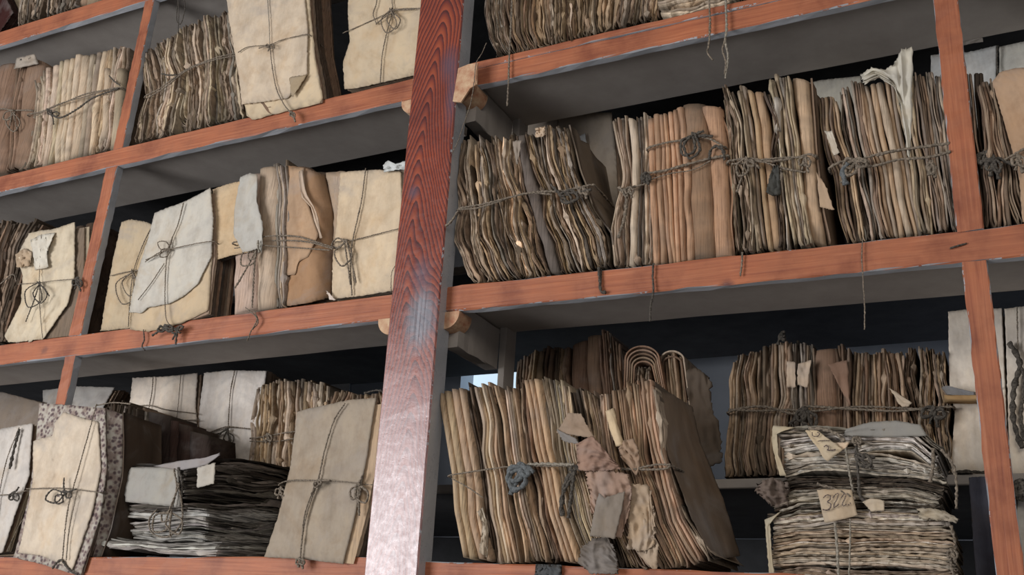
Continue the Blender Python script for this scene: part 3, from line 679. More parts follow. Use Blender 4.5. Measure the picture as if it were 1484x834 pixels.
knot(t, 57, 411, -.009, 9, .0014, M_TWINE_D, loops=((-1.8, 3.8), (.2, 3.2)), tails=((-2.2, 6.2), (1.6, 2.0))); knot(t, 112, 404, -.004, 6, .002, M_TWINE_D)
t, P = bundle('paper_bundle', 'dark strip of a bundle just left of the third shelf upright', [(108, 328), (140, 320)], [(92, 487), (116, 482)], [(108, 328), (92, 487)], [(140, 320), (116, 482)], .06, .12, [(0, 1, 'wide', [(.12, .04, .04), DBR], 1)], rows=16)
t, P = packet('paper_packet', 'upright pale buff packet just right of the upright, half hidden by the white wrapped packet', [(176, 322), (190, 318), (212, 322), (224, 328)], [(146, 480), (186, 476), (205, 472)], [(176, 322), (165, 370), (152, 440), (146, 480)], [(224, 328), (212, 400), (205, 472)], .030, .10, (.52, .40, .27), 5, side=[GB, TAN], crump=.002)
twine(t, [(219, 330), (205, 360), (193, 396), (188, 440), (186, 474)], .025, .0012); twine(t, [(160, 400), (176, 396), (192, 393), (206, 392)], .025, .0012)
knot(t, 192, 393, .025, 8, .0013, loops=((-1.8, 6.0), (-.6, 4.5)), tails=((1.2, 2), (.6, 7)))
t, P = packet('paper_packet', 'grey white wrapped packet leaning left, bound crosswise, with buff leaves under it', [(224, 309), (240, 302), (264, 294), (284, 284), (305, 272)], [(187, 453), (205, 454), (214, 446), (246, 440), (268, 428), (286, 412)], [(224, 309), (212, 355), (200, 392), (192, 425), (187, 453)], [(305, 272), (309, 320), (306, 372), (286, 412)], -.010, .085, (.57, .52, .455), 8, side=[GB, DBR, BRN, DARK, DBR], crump=.003, dirt=.15,
              inner=Patch([(228, 312), (306, 276)], [(190, 480), (240, 484), (300, 455)], [(228, 312), (200, 400), (190, 480)], [(306, 276), (310, 370), (304, 420), (300, 455)]), fan=1.5)
slab('under_leaf', t, Patch([(226, 316), (304, 282)], [(188, 478), (215, 481), (262, 470), (302, 450)], [(226, 316), (204, 385), (188, 478)], [(304, 282), (307, 380), (302, 450)]), -.0055, .0016, (.56, .43, .29), crump=.002)
twine(t, [(266, 294), (258, 325), (247, 352), (241, 380), (239, 430), (241, 462), (248, 474)], -.017, .0012); twine(t, [(210, 380), (228, 368), (246, 362), (275, 355), (307, 350)], -.017, .0011, wrap=(0, .06)); twine(t, [(238, 382), (218, 412), (200, 435)], -.016, .0010)
knot(t, 245, 361, -.016, 8, .0014, loops=((-2.0, -1.2), (-1.6, 1.4)), tails=((-4.2, 2.0), (.6, -2.2)))
knot(t, 240, 474, -.014, 9, .0024, M_TWINE_D, loops=((-1.2, .6), (1.2, .5)), tails=((-2.2, 1.4), (2.4, 1.0)))
knot(t, 258, 476, -.012, 7, .0024, M_TWINE_D, loops=((-1.2, .9), (1.0, -.3)), tails=((-1.2, 2.4), (-.5, 3.4)))
twine(t, [(208, 478), (209, 492), (206, 502), (210, 508)], -.010, .0016, M_TWINE_D)
t, P = packet('paper_folder', 'buff folder standing open between the white packet and the brown wrapped bundle', [(308, 275), (326, 268), (350, 262)], [(307, 379), (332, 371), (378, 362)], [(308, 275), (310, 330), (307, 379)], [(350, 262), (370, 310), (378, 362)], .004, .02, (.56, .43, .28), 2, 'folder', side=[DARK], crump=.004)
t, P = bundle('paper_bundle', 'brown paper wrapped bundle with pinkish folders, torn outer wrapper and double twine', [(350, 262), (368, 250), (385, 241), (410, 237), (440, 242), (470, 252)], [(336, 453), (375, 450), (400, 446), (445, 439), (478, 431)], [(350, 262), (340, 330), (337, 400), (336, 453)], [(470, 252), (482, 300), (483, 370), (478, 431)], .002, .18,
              [(0, .24, 'wide', [PINK, (.44, .34, .27)], 1), (.24, .42, 'wide', [PINK, TAN], 1, -.003), (.42, .58, 'soft', [GREY, PALE, GB], 2), (.58, .60, 'edge', [GB], 1)], cinch=(.55,))
E = Patch([(417, 240), (440, 243), (470, 253)], [(414, 444), (445, 439), (479, 431)], [(417, 240), (413, 340), (414, 444)], [(470, 253), (483, 300), (484, 370), (479, 431)])
rd = lambda y0: (lambda U, V: y0 + .030 * np.clip((U - .45) / .55, 0, 1) ** 2 + .012 * np.clip((.1 - U) / .1, 0, 1))
slab('wrapper', t, E, rd(-.004), .004, (.36, .21, .12), nu=24, nv=34, crump=.0022, dirt=.12)
sheets(t, E, .05, 1, .03, .15, 'wide', [BRN, TAN])
slab('torn_flap', t, Patch([(420, 243), (440, 243)], [(416, 400), (428, 398), (432, 380), (446, 372)], [(420, 243), (415, 320), (416, 400)], [(440, 243), (444, 290), (462, 340), (446, 372)]), -.0085, .001, (.44, .30, .19), nu=14, nv=26, crump=.003, dirt=.06)
flap(t, ([(432, 250), (438, 246)], [(464, 346), (467, 344)], [(432, 250), (436, 285), (450, 300), (464, 346)], [(438, 246), (444, 280), (458, 305), (467, 344)]), -.0125, (.52, .42, .31), .004)
twine(t, [(338, 352), (370, 346), (395, 342), (430, 343), (455, 350), (480, 358)], -.014, .0016, wrap=(.05, .05)); twine(t, [(395, 349), (428, 349), (456, 353), (482, 361)], -.015, .0016); twine(t, [(340, 360), (372, 356), (396, 357), (440, 360), (478, 363)], -.014, .0014)
knot(t, 371, 362, -.012, 7, .0018, loops=((-1.5, 2.0), (-3, 3.2)), tails=((-4.4, 8), (-.8, 12))); twine(t, [(356, 446), (372, 462), (364, 480), (358, 495)], -.012, .0013); twine(t, [(368, 450), (374, 466), (366, 478)], -.010, .0013)
t = thing('loose_sheet', 'grey white loose sheet hanging in front of the brown wrapped bundle', 'paper', at(360, 368, -.02))
flap(t, ([(349, 256), (362, 251), (373, 253)], [(352, 366), (376, 360), (379, 368)], [(349, 256), (340, 300), (338, 340), (352, 366)], [(373, 253), (372, 290), (381, 330), (379, 368)]), -.022, (.47, .44, .39), .004, nu=16, nv=24, name='sheet')
twine(t, [(374, 349), (374, 358), (376, 366)], -.027, .0022, M_TWINE_L)
t, P = packet('paper_packet', 'broad clean cream packet left of the main post, crossed by twine with a drooping bow', [(493, 250), (510, 248), (550, 246), (581, 249)], [(481, 434), (530, 428), (576, 420)], [(493, 250), (488, 320), (482, 380), (481, 434)], [(581, 249), (584, 330), (576, 420)], .004, .12, (.62, .495, .345), 8, side=[PALE, CREAM, TAN], crump=.0024, dirt=.08,
              inner=Patch([(478, 252), (596, 240)], [(480, 434), (590, 418)], [(478, 252), (484, 330), (480, 434)], [(596, 240), (597, 330), (590, 418)]))
slab('under_leaf', t, Patch([(472, 250), (500, 248)], [(482, 418), (500, 430)], [(472, 250), (484, 310), (482, 418)], [(500, 248), (500, 430)]), .012, .0015, (.44, .33, .23), nu=8, nv=26, crump=.004)
twine(t, [(530, 244), (524, 290), (512, 345), (508, 380), (510, 428)], -.001, .0013); twine(t, [(482, 352), (494, 350), (512, 348), (545, 340), (583, 331)], -.001, .0011, wrap=(.05, .06))
knot(t, 500, 349, -.001, 8, .0016, loops=((-2.4, .8), (-.6, 4.6)), tails=((1.0, 8), (2.0, 7.6))); twine(t, [(585, 330), (580, 370), (568, 395), (567, 424)], -.002, .0009)
flap(t, ([(555, 240), (562, 232), (572, 238), (598, 230)], [(556, 250), (575, 246), (597, 247)], [(555, 240), (556, 250)], [(598, 230), (597, 247)]), -.006, (.62, .62, .60), .006, nu=18, nv=8)
flap(t, quad((472, 421), (476, 424), (486, 435), (478, 435)), -.004, WHITE, .001)

# ------------------------------------------------------------------ bottom shelf, left
t, P = packet('paper_packet', 'cream packet at the far lower left corner, with a dark twist of twine', [(-60, 626), (0, 622), (47, 614)], [(-60, 806), (3, 802)], [(-60, 626), (-60, 806)], [(47, 614), (42, 690), (22, 745), (3, 802)], -.006, .07, (.56, .52, .45), 6, side=[BRN, CREAM, DBR], crump=.003, dirt=.12)
twine(t, [(-40, 720), (0, 718), (18, 717), (38, 712)], -.012, .0012, wrap=(0, .05)); twine(t, [(28, 620), (12, 660), (2, 700), (-6, 750)], -.012, .0012); twine(t, [(28, 622), (22, 645), (14, 680)], -.014, .0032, M_TWINE_D); twine(t, [(40, 745), (28, 762), (10, 800)], -.008, .001)
knot(t, 20, 715, -.012, 6, .0018, M_TWINE_D, tails=((-1, 1), (1.2, -1.4)))
t, P = packet('paper_packet', 'thick cream packet in marbled boards, torn at its top and tied with a round bow', [(48, 640), (58, 636), (76, 632), (80, 612), (92, 598), (118, 606), (142, 612)], [(26, 802), (60, 806), (92, 820), (104, 828)], [(48, 640), (47, 700), (36, 760), (26, 802)], [(142, 612), (146, 680), (134, 740), (104, 828)], -.014, .12, (.62, .52, .395), 9, side=[DBR, GB, DARK, DBR, BRN, DARK], crump=.003, dirt=.08,
              inner=Patch([(60, 590), (150, 594)], [(22, 812), (118, 832)], [(60, 590), (44, 700), (22, 812)], [(150, 594), (152, 680), (142, 750), (118, 832)]))
slab('marbled_board', t, Patch([(57, 585), (95, 587), (152, 592)], [(20, 808), (60, 818), (116, 836)], [(57, 585), (52, 640), (42, 720), (20, 808)], [(152, 592), (154, 680), (145, 750), (116, 836)]), -.0095, .003, (1, 1, 1), M_MARBLE, crump=.002)
E2 = Patch([(152, 592), (180, 602)], [(118, 834), (134, 838)], [(152, 592), (154, 680), (145, 750), (118, 834)], [(180, 602), (176, 690), (160, 770), (134, 838)])
slab('marbled_board', t, E2, lambda U, V: -.006 + .03 * U, .003, (1, 1, 1), M_MARBLE, 8, 30, .002)
bundle_side = end_board(t, Patch([(60, 590), (178, 600)], [(22, 812), (136, 836)], [(60, 590), (22, 812)], [(178, 600), (176, 690), (160, 770), (136, 836)]), .02, .12, DBR, dirt=.5)
twine(t, [(140, 586), (128, 630), (114, 680), (98, 740), (90, 815)], -.021, .0013); twine(t, [(38, 709), (86, 708), (118, 711), (142, 714)], -.020, .0012, wrap=(0, .08)); twine(t, [(112, 712), (100, 770), (96, 812)], -.020, .001)
knot(t, 92, 715, -.019, 10, .0017, M_TWINE_D, loops=((-2.6, .9), (-1.1, 1.5), (1.2, .5)), tails=((.1, -2.2), (1.9, -.6))); twine(t, [(140, 588), (165, 584), (190, 586)], -.016, .0015)
twine(t, [(76, 824), (88, 812), (100, 826), (112, 834)], -.017, .0022, M_TWINE_D)
# the dark bundle standing behind it
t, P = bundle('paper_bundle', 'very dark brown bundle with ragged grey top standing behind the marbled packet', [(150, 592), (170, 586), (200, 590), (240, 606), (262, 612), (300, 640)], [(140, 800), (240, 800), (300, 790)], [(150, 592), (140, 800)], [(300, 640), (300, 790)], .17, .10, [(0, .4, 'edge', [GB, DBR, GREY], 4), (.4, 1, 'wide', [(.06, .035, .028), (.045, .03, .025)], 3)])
# lying stack with its corner to the front
Yc = lambda uc, l, r, y0: (lambda u, v: y0 + l * np.clip(uc - np.asarray(u, float), 0, 1) + r * np.clip(np.asarray(u, float) - uc, 0, 1) + 0 * np.asarray(v, float))
t = thing('paper_bundle', 'stack of grey leaves lying flat with a small white label on its dark end', 'bundle', (-.78, .08, -.545))
Pa = Patch([(190, 676), (262, 674), (300, 664), (352, 664), (414, 674)], [(184, 742), (262, 738), (410, 742)], [(190, 676), (182, 700), (184, 742)], [(414, 674), (412, 700), (410, 742)])
Pb = Patch([(190, 738), (262, 740), (410, 740)], [(190, 784), (262, 785), (398, 786)], [(190, 738), (192, 760), (190, 784)], [(410, 740), (404, 760), (398, 786)])
Pc = Patch([(134, 778), (190, 782), (330, 784), (396, 782)], [(134, 803), (200, 792), (250, 800), (330, 809), (388, 806)], [(134, 778), (134, 803)], [(396, 782), (388, 806)])
for a, b in ((0, .16), (.16, .38), (.38, .62), (.62, .82), (.82, 1)):
    sheets(t, Pa, a, b, Yc(.36, .10, .40, .010), .08, 'edge', [(.16, .14, .12), (.10, .09, .075), (.22, .19, .165), DARK], True, rows=60)
for a, b in ((0, .3), (.3, .65), (.65, 1)):
    sheets(t, Pb, a, b, Yc(.5, .06, .45, .012), .08, 'edge', [(.56, .53, .49), (.40, .38, .35), (.62, .60, .56)], True, rows=60)
sheets(t, Pc, 0, 1, Yc(.7, .04, .45, -.004), .10, 'edge', [(.55, .52, .47), (.45, .42, .38)], True, rows=70)
slab('folder_spine', t, Patch([(190, 678), (222, 678), (262, 676)], [(182, 728), (262, 736)], [(190, 678), (178, 700), (182, 728)], [(262, 676), (258, 700), (262, 736)]), lambda U, V: .030 - .026 * U, .003, (.36, .33, .30), nu=18, nv=16, crump=.003)
slab('cover_sheet', t, Patch([(222, 676), (262, 668), (296, 664), (318, 657)], [(262, 682), (284, 678), (300, 674), (318, 660)], [(222, 676), (262, 682)], [(318, 657), (318, 660)]), 0, .002, (.30, .28, .27), nu=24, nv=8, crump=.002)
flap(t, quad((286, 678), (312, 671), (310, 701), (285, 708)), .000, (.48, .44, .40), .0012, name='label_tag')
for xs in (0,): twine(t, [(258, 678), (264, 700), (262, 735)], -.002, .0024, M_TWINE_D); twine(t, [(252, 680), (256, 706), (250, 735)], -.002, .0018)
knot(t, 246, 742, -.006, 9, .0019, M_TWINE, loops=((-2.6, 3.2), (1.4, 3.6), (-1.2, 1.6)), tails=((1.6, -4.5), (.1, 4.2))); twine(t, [(228, 738), (216, 755), (222, 774), (244, 778), (262, 760), (264, 735), (258, 700)], -.008, .0018)
t, P = packet('paper_packet', 'smooth grey buff packet leaning beside the foot of the main post, tied in a cross', [(431, 597), (450, 592), (470, 588), (505, 580), (545, 577)], [(383, 808), (440, 811), (497, 818)], [(431, 597), (420, 680), (404, 745), (383, 808)], [(545, 577), (532, 660), (514, 750), (497, 818)], -.010, .10, (.37, .30, .235), 8, side=[TAN, DBR, BRN, DARK, BRN], crump=.0013, dirt=.08,
              inner=Patch([(434, 600), (558, 578)], [(388, 808), (512, 818)], [(434, 600), (388, 808)], [(558, 578), (548, 660), (530, 750), (512, 818)]), fan=2.5)
twine(t, [(500, 585), (484, 610), (470, 655), (461, 696), (446, 740), (438, 780), (435, 812)], -.016, .0014); twine(t, [(404, 703), (420, 697), (461, 697), (500, 699), (522, 702)], -.016, .0012, wrap=(.03, .0)); twine(t, [(522, 702), (536, 703), (552, 703)], -.004, .0012, wrap=(0, .05)); twine(t, [(458, 700), (442, 745), (437, 790)], -.017, .0014)
knot(t, 461, 697, -.016, 5, .0018, loops=((-1, 2), (.9, 1)), tails=((3.5, 0), (-2, 4))); knot(t, 519, 704, -.012, 7, .0021, loops=((-1.2, 2.8), (1.4, 3.6)), tails=((1.2, -2.6), (.2, 6.2))); knot(t, 435, 810, -.014, 5, .0022); knot(t, 406, 708, .0, 6, .002)

# ------------------------------------------------------------------ back row, bottom left
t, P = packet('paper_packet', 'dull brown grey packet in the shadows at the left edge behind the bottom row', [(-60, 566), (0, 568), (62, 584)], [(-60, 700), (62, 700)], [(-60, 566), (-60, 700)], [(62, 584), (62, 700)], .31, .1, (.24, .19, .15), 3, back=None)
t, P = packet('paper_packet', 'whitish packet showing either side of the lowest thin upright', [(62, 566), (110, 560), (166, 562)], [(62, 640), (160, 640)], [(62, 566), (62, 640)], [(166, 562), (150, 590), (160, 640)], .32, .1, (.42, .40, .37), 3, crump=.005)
t, P = packet('paper_packet', 'cream parcel at the back of the bottom shelf with one string down it', [(192, 548), (240, 546), (286, 541)], [(188, 690), (292, 690)], [(192, 548), (186, 600), (188, 690)], [(286, 541), (283, 590), (292, 690)], .31, .12, (.74, .65, .53), 3, crump=.003, dirt=.1)
twine(t, [(222, 546), (220, 570), (213, 610), (213, 650)], .302, .0013); twine(t, [(190, 590), (216, 588), (240, 594), (286, 600)], .302, .0013); twine(t, [(262, 544), (258, 590), (252, 640)], .302, .0009); twine(t, [(252, 610), (290, 609)], .303, .001)
t, P = packet('paper_packet', 'pale rounded parcel at the back, bright in the middle of the lower left bay', [(296, 541), (330, 537), (386, 538)], [(292, 690), (385, 690)], [(296, 541), (288, 600), (292, 690)], [(386, 538), (378, 600), (385, 690)], .315, .12, (.76, .71, .63), 3, crump=.002, dirt=.05)
twine(t, [(340, 538), (334, 570), (331, 620), (334, 660)], .308, .0013); twine(t, [(292, 632), (318, 622), (332, 619), (362, 622)], .308, .0015); knot(t, 328, 624, .306, 8, .002, M_TWINE_D, loops=((-.8, 2.8), (.8, 2.6)), tails=((-2, .8), (1.4, 4)))
t, P = bundle('paper_bundle', 'yellowish brown bundle of crinkled pages at the back behind the flat stack', [(369, 564), (385, 556), (405, 551), (420, 550), (445, 552), (476, 558)], [(358, 690), (470, 700)], [(369, 564), (364, 620), (358, 690)], [(476, 558), (470, 700)], .31, .14, [(0, 1, 'soft', [OCH, PALE, TAN, PALE], 8)])
twine(t, [(362, 636), (390, 632), (410, 628), (428, 626)], .300, .0018); knot(t, 388, 630, .298, 5, .002); twine(t, [(362, 640), (400, 640), (426, 636)], .300, .0014)
t, P = bundle('paper_bundle', 'crumpled brown bundle top showing over the leaning grey buff packet', [(470, 582), (486, 568), (500, 566), (520, 572), (566, 566)], [(460, 700), (566, 700)], [(470, 582), (460, 700)], [(566, 566), (566, 700)], .20, .1, [(0, 1, 'soft', [BRN, GB, TAN], 5)])
twine(t, [(528, 570), (548, 566), (562, 572)], .19, .0022, M_TWINE_D)

# ------------------------------------------------------------------ top shelf, right
t, P = bundle('paper_bundle', 'ragged page edges of the large bundle above the upper right rail beside the main post', [(722, -110), (800, -125), (980, -150)], [(722, 81), (760, 74), (800, 66), (850, 52), (900, 38), (952, 26)], [(722, -110), (706, -50), (703, 20), (708, 55), (722, 81)], [(980, -150), (972, -60), (952, 26)], .008, .2, [(0, .15, 'edge', [GREY, PALE, GB], 2), (.15, 1, 'edge', [OCH, PALE, GB, BRN, OCH, TAN], 12)])
twine(t, [(742, -40), (742, 2), (740, 50), (738, 84), (737, 118), (735, 154)], -.008, .0019)
twine(t, [(705, 62), (698, 78), (690, 92), (687, 120), (682, 150), (672, 180), (664, 204), (655, 223)], -.034, .0009, M_TWINE)
t, P = bundle('paper_bundle', 'crumpled cream bundle lying right of the ragged one, only its underside curl in view', [(955, -60), (1075, -90)], [(958, 22), (975, 25), (1000, 21), (1020, 15), (1062, -4)], [(955, -60), (952, 0), (958, 22)], [(1075, -90), (1062, -4)], .004, .12, [(0, 1, 'soft', [CREAM, PALE, TAN], 5)], horizontal=True)
twine(t, [(1026, -50), (1028, 0), (1029, 40), (1027, 66), (1025, 76), (1033, 87)], -.010, .0018)
twine(t, [(1054, -50), (1052, 0), (1053, 40), (1051, 60), (1055, 82), (1051, 114)], -.010, .0022, M_TWINE_L); twine(t, [(1052, 56), (1047, 72), (1052, 90), (1050, 108)], -.011, .0017)

# ------------------------------------------------------------------ middle shelf, right
t, P = bundle('paper_bundle', 'grey brown bundle of wavy deckled pages leaning against the right side of the main post', [(657, 214), (680, 205), (700, 203), (745, 196), (780, 190), (800, 184), (823, 184)], [(687, 409), (740, 406), (800, 397), (850, 392), (887, 386)], [(657, 214), (655, 250), (663, 303), (661, 350), (672, 385), (687, 409)], [(823, 184), (838, 250), (858, 300), (880, 340), (887, 386)], .006, .19,
              [(0, .16, 'edge', [PALE, GB, PALE], 2), (.16, .55, 'edge', [GB, OCH, PALE, GREY, TAN], 6), (.55, .64, 'wide', [(.17, .14, .12)], 1), (.64, 1, 'edge', [GB, PALE, OCH, GREY], 5)], cinch=(.47,))
end_board(t, P, .012, .19, (.20, .155, .115), flare=.004)
twine(t, [(664, 304), (690, 302), (718, 294), (750, 283), (785, 278), (812, 277), (840, 272), (858, 268)], -.005, .0021, wrap=(.03, .14)); twine(t, [(664, 302), (700, 296), (740, 286), (770, 280), (800, 282)], -.008, .0017)
knot(t, 812, 282, -.006, 8, .0026, M_TWINE_D, loops=((3.2, .6), (2.0, 1.4)), tails=((-1.8, -1.8), (5.6, -.9))); knot(t, 846, 273, -.004, 5, .0024); twine(t, [(646, 328), (654, 321), (664, 306)], -.036, .0022)
flap(t, ([(742, 205), (756, 203)], [(748, 238), (750, 238)], [(742, 205), (748, 238)], [(756, 203), (750, 238)]), -.004, (.30, .25, .2), .003)
flap(t, ([(776, 186), (790, 183)], [(776, 200), (790, 197)], [(776, 186), (776, 200)], [(790, 183), (790, 197)]), -.006, CREAM, .006)
twine(t, [(868, 388), (869, 405), (871, 422), (878, 424)], -.006, .0028, M_TWINE_D)
t, P = bundle('paper_bundle', 'narrow grey bundle of bent folders squeezed left of the orange buff quires', [(888, 176), (895, 170), (905, 167), (918, 172), (932, 163), (942, 166)], [(886, 388), (915, 386), (946, 383)], [(888, 176), (898, 230), (897, 272), (886, 330), (886, 388)], [(942, 166), (944, 270), (946, 383)], .012, .18, [(0, .4, 'soft', [GREY, GB, PALE], 2), (.4, .62, 'quire', [TAN, PALE], 1), (.62, 1, 'soft', [GB, GREY, PALE], 2)], cinch=(.5,))
twine(t, [(897, 272), (905, 276), (915, 272), (930, 268), (944, 262)], .002, .0022, wrap=(.03, .0)); twine(t, [(900, 274), (908, 290), (904, 320), (896, 345)], .003, .003, M_TWINE); knot(t, 912, 272, .002, 5, .002)
twine(t, [(947, 382), (946, 400), (947, 422), (943, 445), (942, 466)], -.006, .0017, M_TWINE_D)
t, P = bundle('paper_bundle', 'neat orange buff bundle of smooth folded quires with rounded spines', [(938, 174), (950, 166), (975, 160), (990, 150), (1000, 148), (1018, 150), (1042, 158)], [(946, 383), (1000, 380), (1060, 370)], [(938, 174), (940, 250), (946, 383)], [(1042, 158), (1053, 215), (1057, 300), (1060, 370)], .004, .17, [(0, .42, 'quire', [(.50, .30, .19), (.52, .32, .20)], 3), (.42, .52, 'quire', [(.50, .30, .19)], 1), (.52, 1, 'wide', [(.50, .30, .19)], 2, -.001)])
end_board(t, P, .012, .15, (.36, .21, .13), dirt=.15)
twine(t, [(939, 215), (965, 207), (990, 203), (1008, 198), (1030, 202), (1048, 212)], -.006, .0018, wrap=(.03, .12)); twine(t, [(935, 252), (960, 248), (990, 240), (1020, 232), (1052, 226)], -.006, .0022, wrap=(.02, .12))
knot(t, 1006, 196, -.005, 8, .0026, M_TWINE_D, loops=((-2.0, 3.6), (-.8, 4.2)), tails=((1.8, -.8), (3.4, .2))); knot(t, 936, 252, -.004, 5, .003, M_TWINE_D); twine(t, [(1028, 232), (1030, 218), (1038, 212), (1048, 218), (1050, 232)], -.009, .0028, M_TWINE_D)
twine(t, [(939, 262), (970, 252), (1005, 246), (1030, 233)], -.007, .0012)
t, P = bundle('paper_bundle', 'pale bundle with a peach folder in it and a dark tassel hanging from its twine', [(1041, 148), (1050, 132), (1066, 134), (1072, 122), (1090, 132), (1114, 134), (1117, 113), (1135, 110), (1152, 109), (1172, 117)], [(1068, 366), (1090, 363), (1150, 358), (1196, 352)], [(1041, 148), (1052, 190), (1058, 240), (1062, 300), (1068, 366)], [(1172, 117), (1180, 200), (1186, 290), (1196, 352)], .004, .18,
              [(0, .22, 'edge', [PALE, CREAM, GB], 3), (.22, .34, 'soft', [CREAM, PALE], 1), (.34, .50, 'quire', [(.55, .37, .23)], 1, -.003), (.50, .56, 'edge', [DBR, GB], 1), (.56, .84, 'soft', [CREAM, WHITE, PALE], 4), (.84, 1, 'wide', [TAN], 1, .003)], cinch=(.5,))
end_board(t, P, .010, .17, (.27, .18, .12), flare=.012)
sheets(t, Patch([(1119, 142), (1130, 140)], [(1122, 190), (1131, 188)], [(1119, 142), (1122, 190)], [(1130, 140), (1131, 188)]), 0, 1, -.006, .01, 'quire', [WHITE], rows=12)
flap(t, ([(1183, 250), (1196, 268)], [(1188, 300), (1209, 305)], [(1183, 250), (1188, 300)], [(1196, 268), (1209, 305)]), -.002, (.46, .34, .23), .001)
twine(t, [(1056, 234), (1085, 230), (1115, 234), (1150, 229), (1172, 224), (1180, 226)], -.006, .0022, wrap=(.02, .14)); twine(t, [(1060, 238), (1085, 236), (1110, 231), (1145, 228), (1172, 229)], -.009, .0016); twine(t, [(1080, 232), (1110, 236), (1135, 244), (1168, 250)], -.009, .0018)
knot(t, 1082, 231, -.007, 8, .002, loops=((-1.4, 3.0), (1.2, 1.2)), tails=((-1.8, 6), (2.4, 1.6))); knot(t, 1166, 228, -.006, 7, .002)
slab('tassel', t, Patch([(1121, 240), (1128, 239)], [(1110, 278), (1120, 283), (1131, 281)], [(1121, 240), (1114, 260), (1110, 278)], [(1128, 239), (1130, 260), (1131, 281)]), -.014, .006, (.07, .07, .065), nu=10, nv=16, crump=.006)
twine(t, [(1076, 366), (1075, 384), (1073, 400)], -.006, .0016)
t, P = bundle('paper_bundle', 'fan of brown and cream folders leaning right with a white crumpled sheet on top', [(1183, 144), (1195, 138), (1212, 142), (1226, 124), (1240, 118), (1262, 124), (1290, 112), (1318, 112), (1345, 106), (1372, 110)], [(1226, 353), (1300, 342), (1345, 338), (1402, 330)], [(1183, 144), (1196, 210), (1208, 250), (1214, 300), (1226, 353)], [(1372, 110), (1382, 200), (1402, 330)], .027, .17,
              [(0, .16, 'soft', [GB, TAN, DBR], 2), (.16, .22, 'edge', [DBR, GREY], 1), (.22, .36, 'soft', [GREY, GB, PALE], 2), (.36, .62, 'quire', [TAN, PALE, (.48, .33, .2)], 4), (.62, .76, 'soft', [CREAM, PALE], 2), (.76, 1, 'soft', [GREY, PALE, GB], 3)], cinch=(.5,))
slab('crumpled_sheet', t, Patch([(1248, 108), (1262, 98), (1282, 100), (1296, 92), (1306, 72), (1322, 68)], [(1252, 122), (1275, 112), (1300, 130), (1318, 240)], [(1248, 108), (1252, 122)], [(1322, 68), (1323, 110), (1322, 170), (1318, 240)]), .000, .0015, (.60, .56, .48), nu=40, nv=26, crump=.007, edge=1.8)
flap(t, ([(1195, 190), (1206, 190)], [(1208, 226), (1216, 222)], [(1195, 190), (1208, 226)], [(1206, 190), (1216, 222)]), 0, WHITE)
twine(t, [(1204, 242), (1225, 233), (1250, 230), (1280, 222), (1330, 214), (1376, 208)], 0, .0023, wrap=(.03, 0)); twine(t, [(1222, 236), (1262, 241), (1300, 232), (1345, 228), (1378, 220)], -.001, .0022); twine(t, [(1270, 226), (1300, 218), (1350, 212)], -.003, .0018)
knot(t, 1240, 232, -.001, 10, .0028, M_TWINE, loops=((-1.8, .9), (1.6, .8), (-1.2, 2.2)), tails=((-2.0, 3.4), (2, .4))); twine(t, [(1228, 236), (1222, 250), (1226, 268)], -.008, .0045, M_RIB)
knot(t, 1350, 236, 0, 7, .003, loops=((.2, 2.2), (-.6, 1.2)))
twine(t, [(1250, 346), (1249, 375), (1251, 410), (1253, 445), (1253, 478)], -.006, .0010, M_TWINE)
# right of the upright
t, P = bundle('paper_bundle', 'dark slim bundle immediately right of the right upright', [(1392, 118), (1405, 104), (1426, 102)], [(1418, 330), (1448, 328)], [(1392, 118), (1418, 330)], [(1426, 102), (1428, 200), (1448, 328)], .03, .15, [(0, 1, 'soft', [DBR, BRN, GB], 2)])
knot(t, 1428, 222, .018, 9, .0035, M_TWINE_D)
t, P = bundle('paper_bundle', 'brown bundle of folders slanting down to the right edge of the middle shelf', [(1419, 122), (1430, 116), (1444, 122)], [(1430, 330), (1470, 327), (1512, 322)], [(1419, 122), (1426, 220), (1430, 330)], [(1444, 122), (1480, 220), (1512, 322)], .014, .15, [(0, .5, 'soft', [DBR, BRN, GB], 2), (.5, 1, 'soft', [GREY, GB, TAN], 2)])
twine(t, [(1420, 236), (1445, 230), (1470, 240)], .004, .0028, M_TWINE_D); knot(t, 1440, 232, .003, 9, .003, M_TWINE_D)
t, P = packet('paper_packet', 'peach buff packet cut by the right edge, knotted cord around it', [(1438, 118), (1450, 104), (1470, 99), (1560, 92)], [(1482, 322), (1560, 318)], [(1438, 118), (1456, 180), (1476, 250), (1482, 322)], [(1560, 92), (1560, 318)], .006, .1, (.50, .34, .22), 3, crump=.003)
twine(t, [(1456, 232), (1470, 224), (1490, 214), (1530, 205)], -.002, .002); knot(t, 1476, 226, -.002, 8, .0026)

# back row seen through the upper right bay
t, P = packet('paper_packet', 'dull grey buff packet at the back above the wavy bundle beside the main post', [(738, 186), (770, 172), (810, 164), (886, 163)], [(738, 420), (900, 420)], [(738, 186), (738, 420)], [(886, 163), (893, 230), (900, 420)], .31, .12, (.48, .41, .33), 4, crump=.0015, dirt=.1)
twine(t, [(809, 164), (808, 200)], .303, .0012); flap(t, quad((838, 197), (848, 194), (850, 208), (842, 208)), .300, (.62, .63, .64), .0005)
t, P = packet('paper_packet', 'small cream packet top seen at the back between two upright bundles', [(1164, 122), (1190, 116), (1248, 110)], [(1164, 330), (1250, 330)], [(1164, 122), (1164, 330)], [(1248, 110), (1250, 330)], .31, .12, (.54, .50, .42), 3)
t, P = packet('paper_packet', 'whitish packet at the back straddling the right upright', [(1349, 80), (1400, 76), (1444, 66)], [(1349, 330), (1444, 330)], [(1349, 80), (1349, 330)], [(1444, 66), (1444, 330)], .31, .12, (.68, .67, .62), 3, crump=.004)
twine(t, [(1446, 66), (1445, 90), (1448, 120)], .300, .0016, M_TWINE_D)
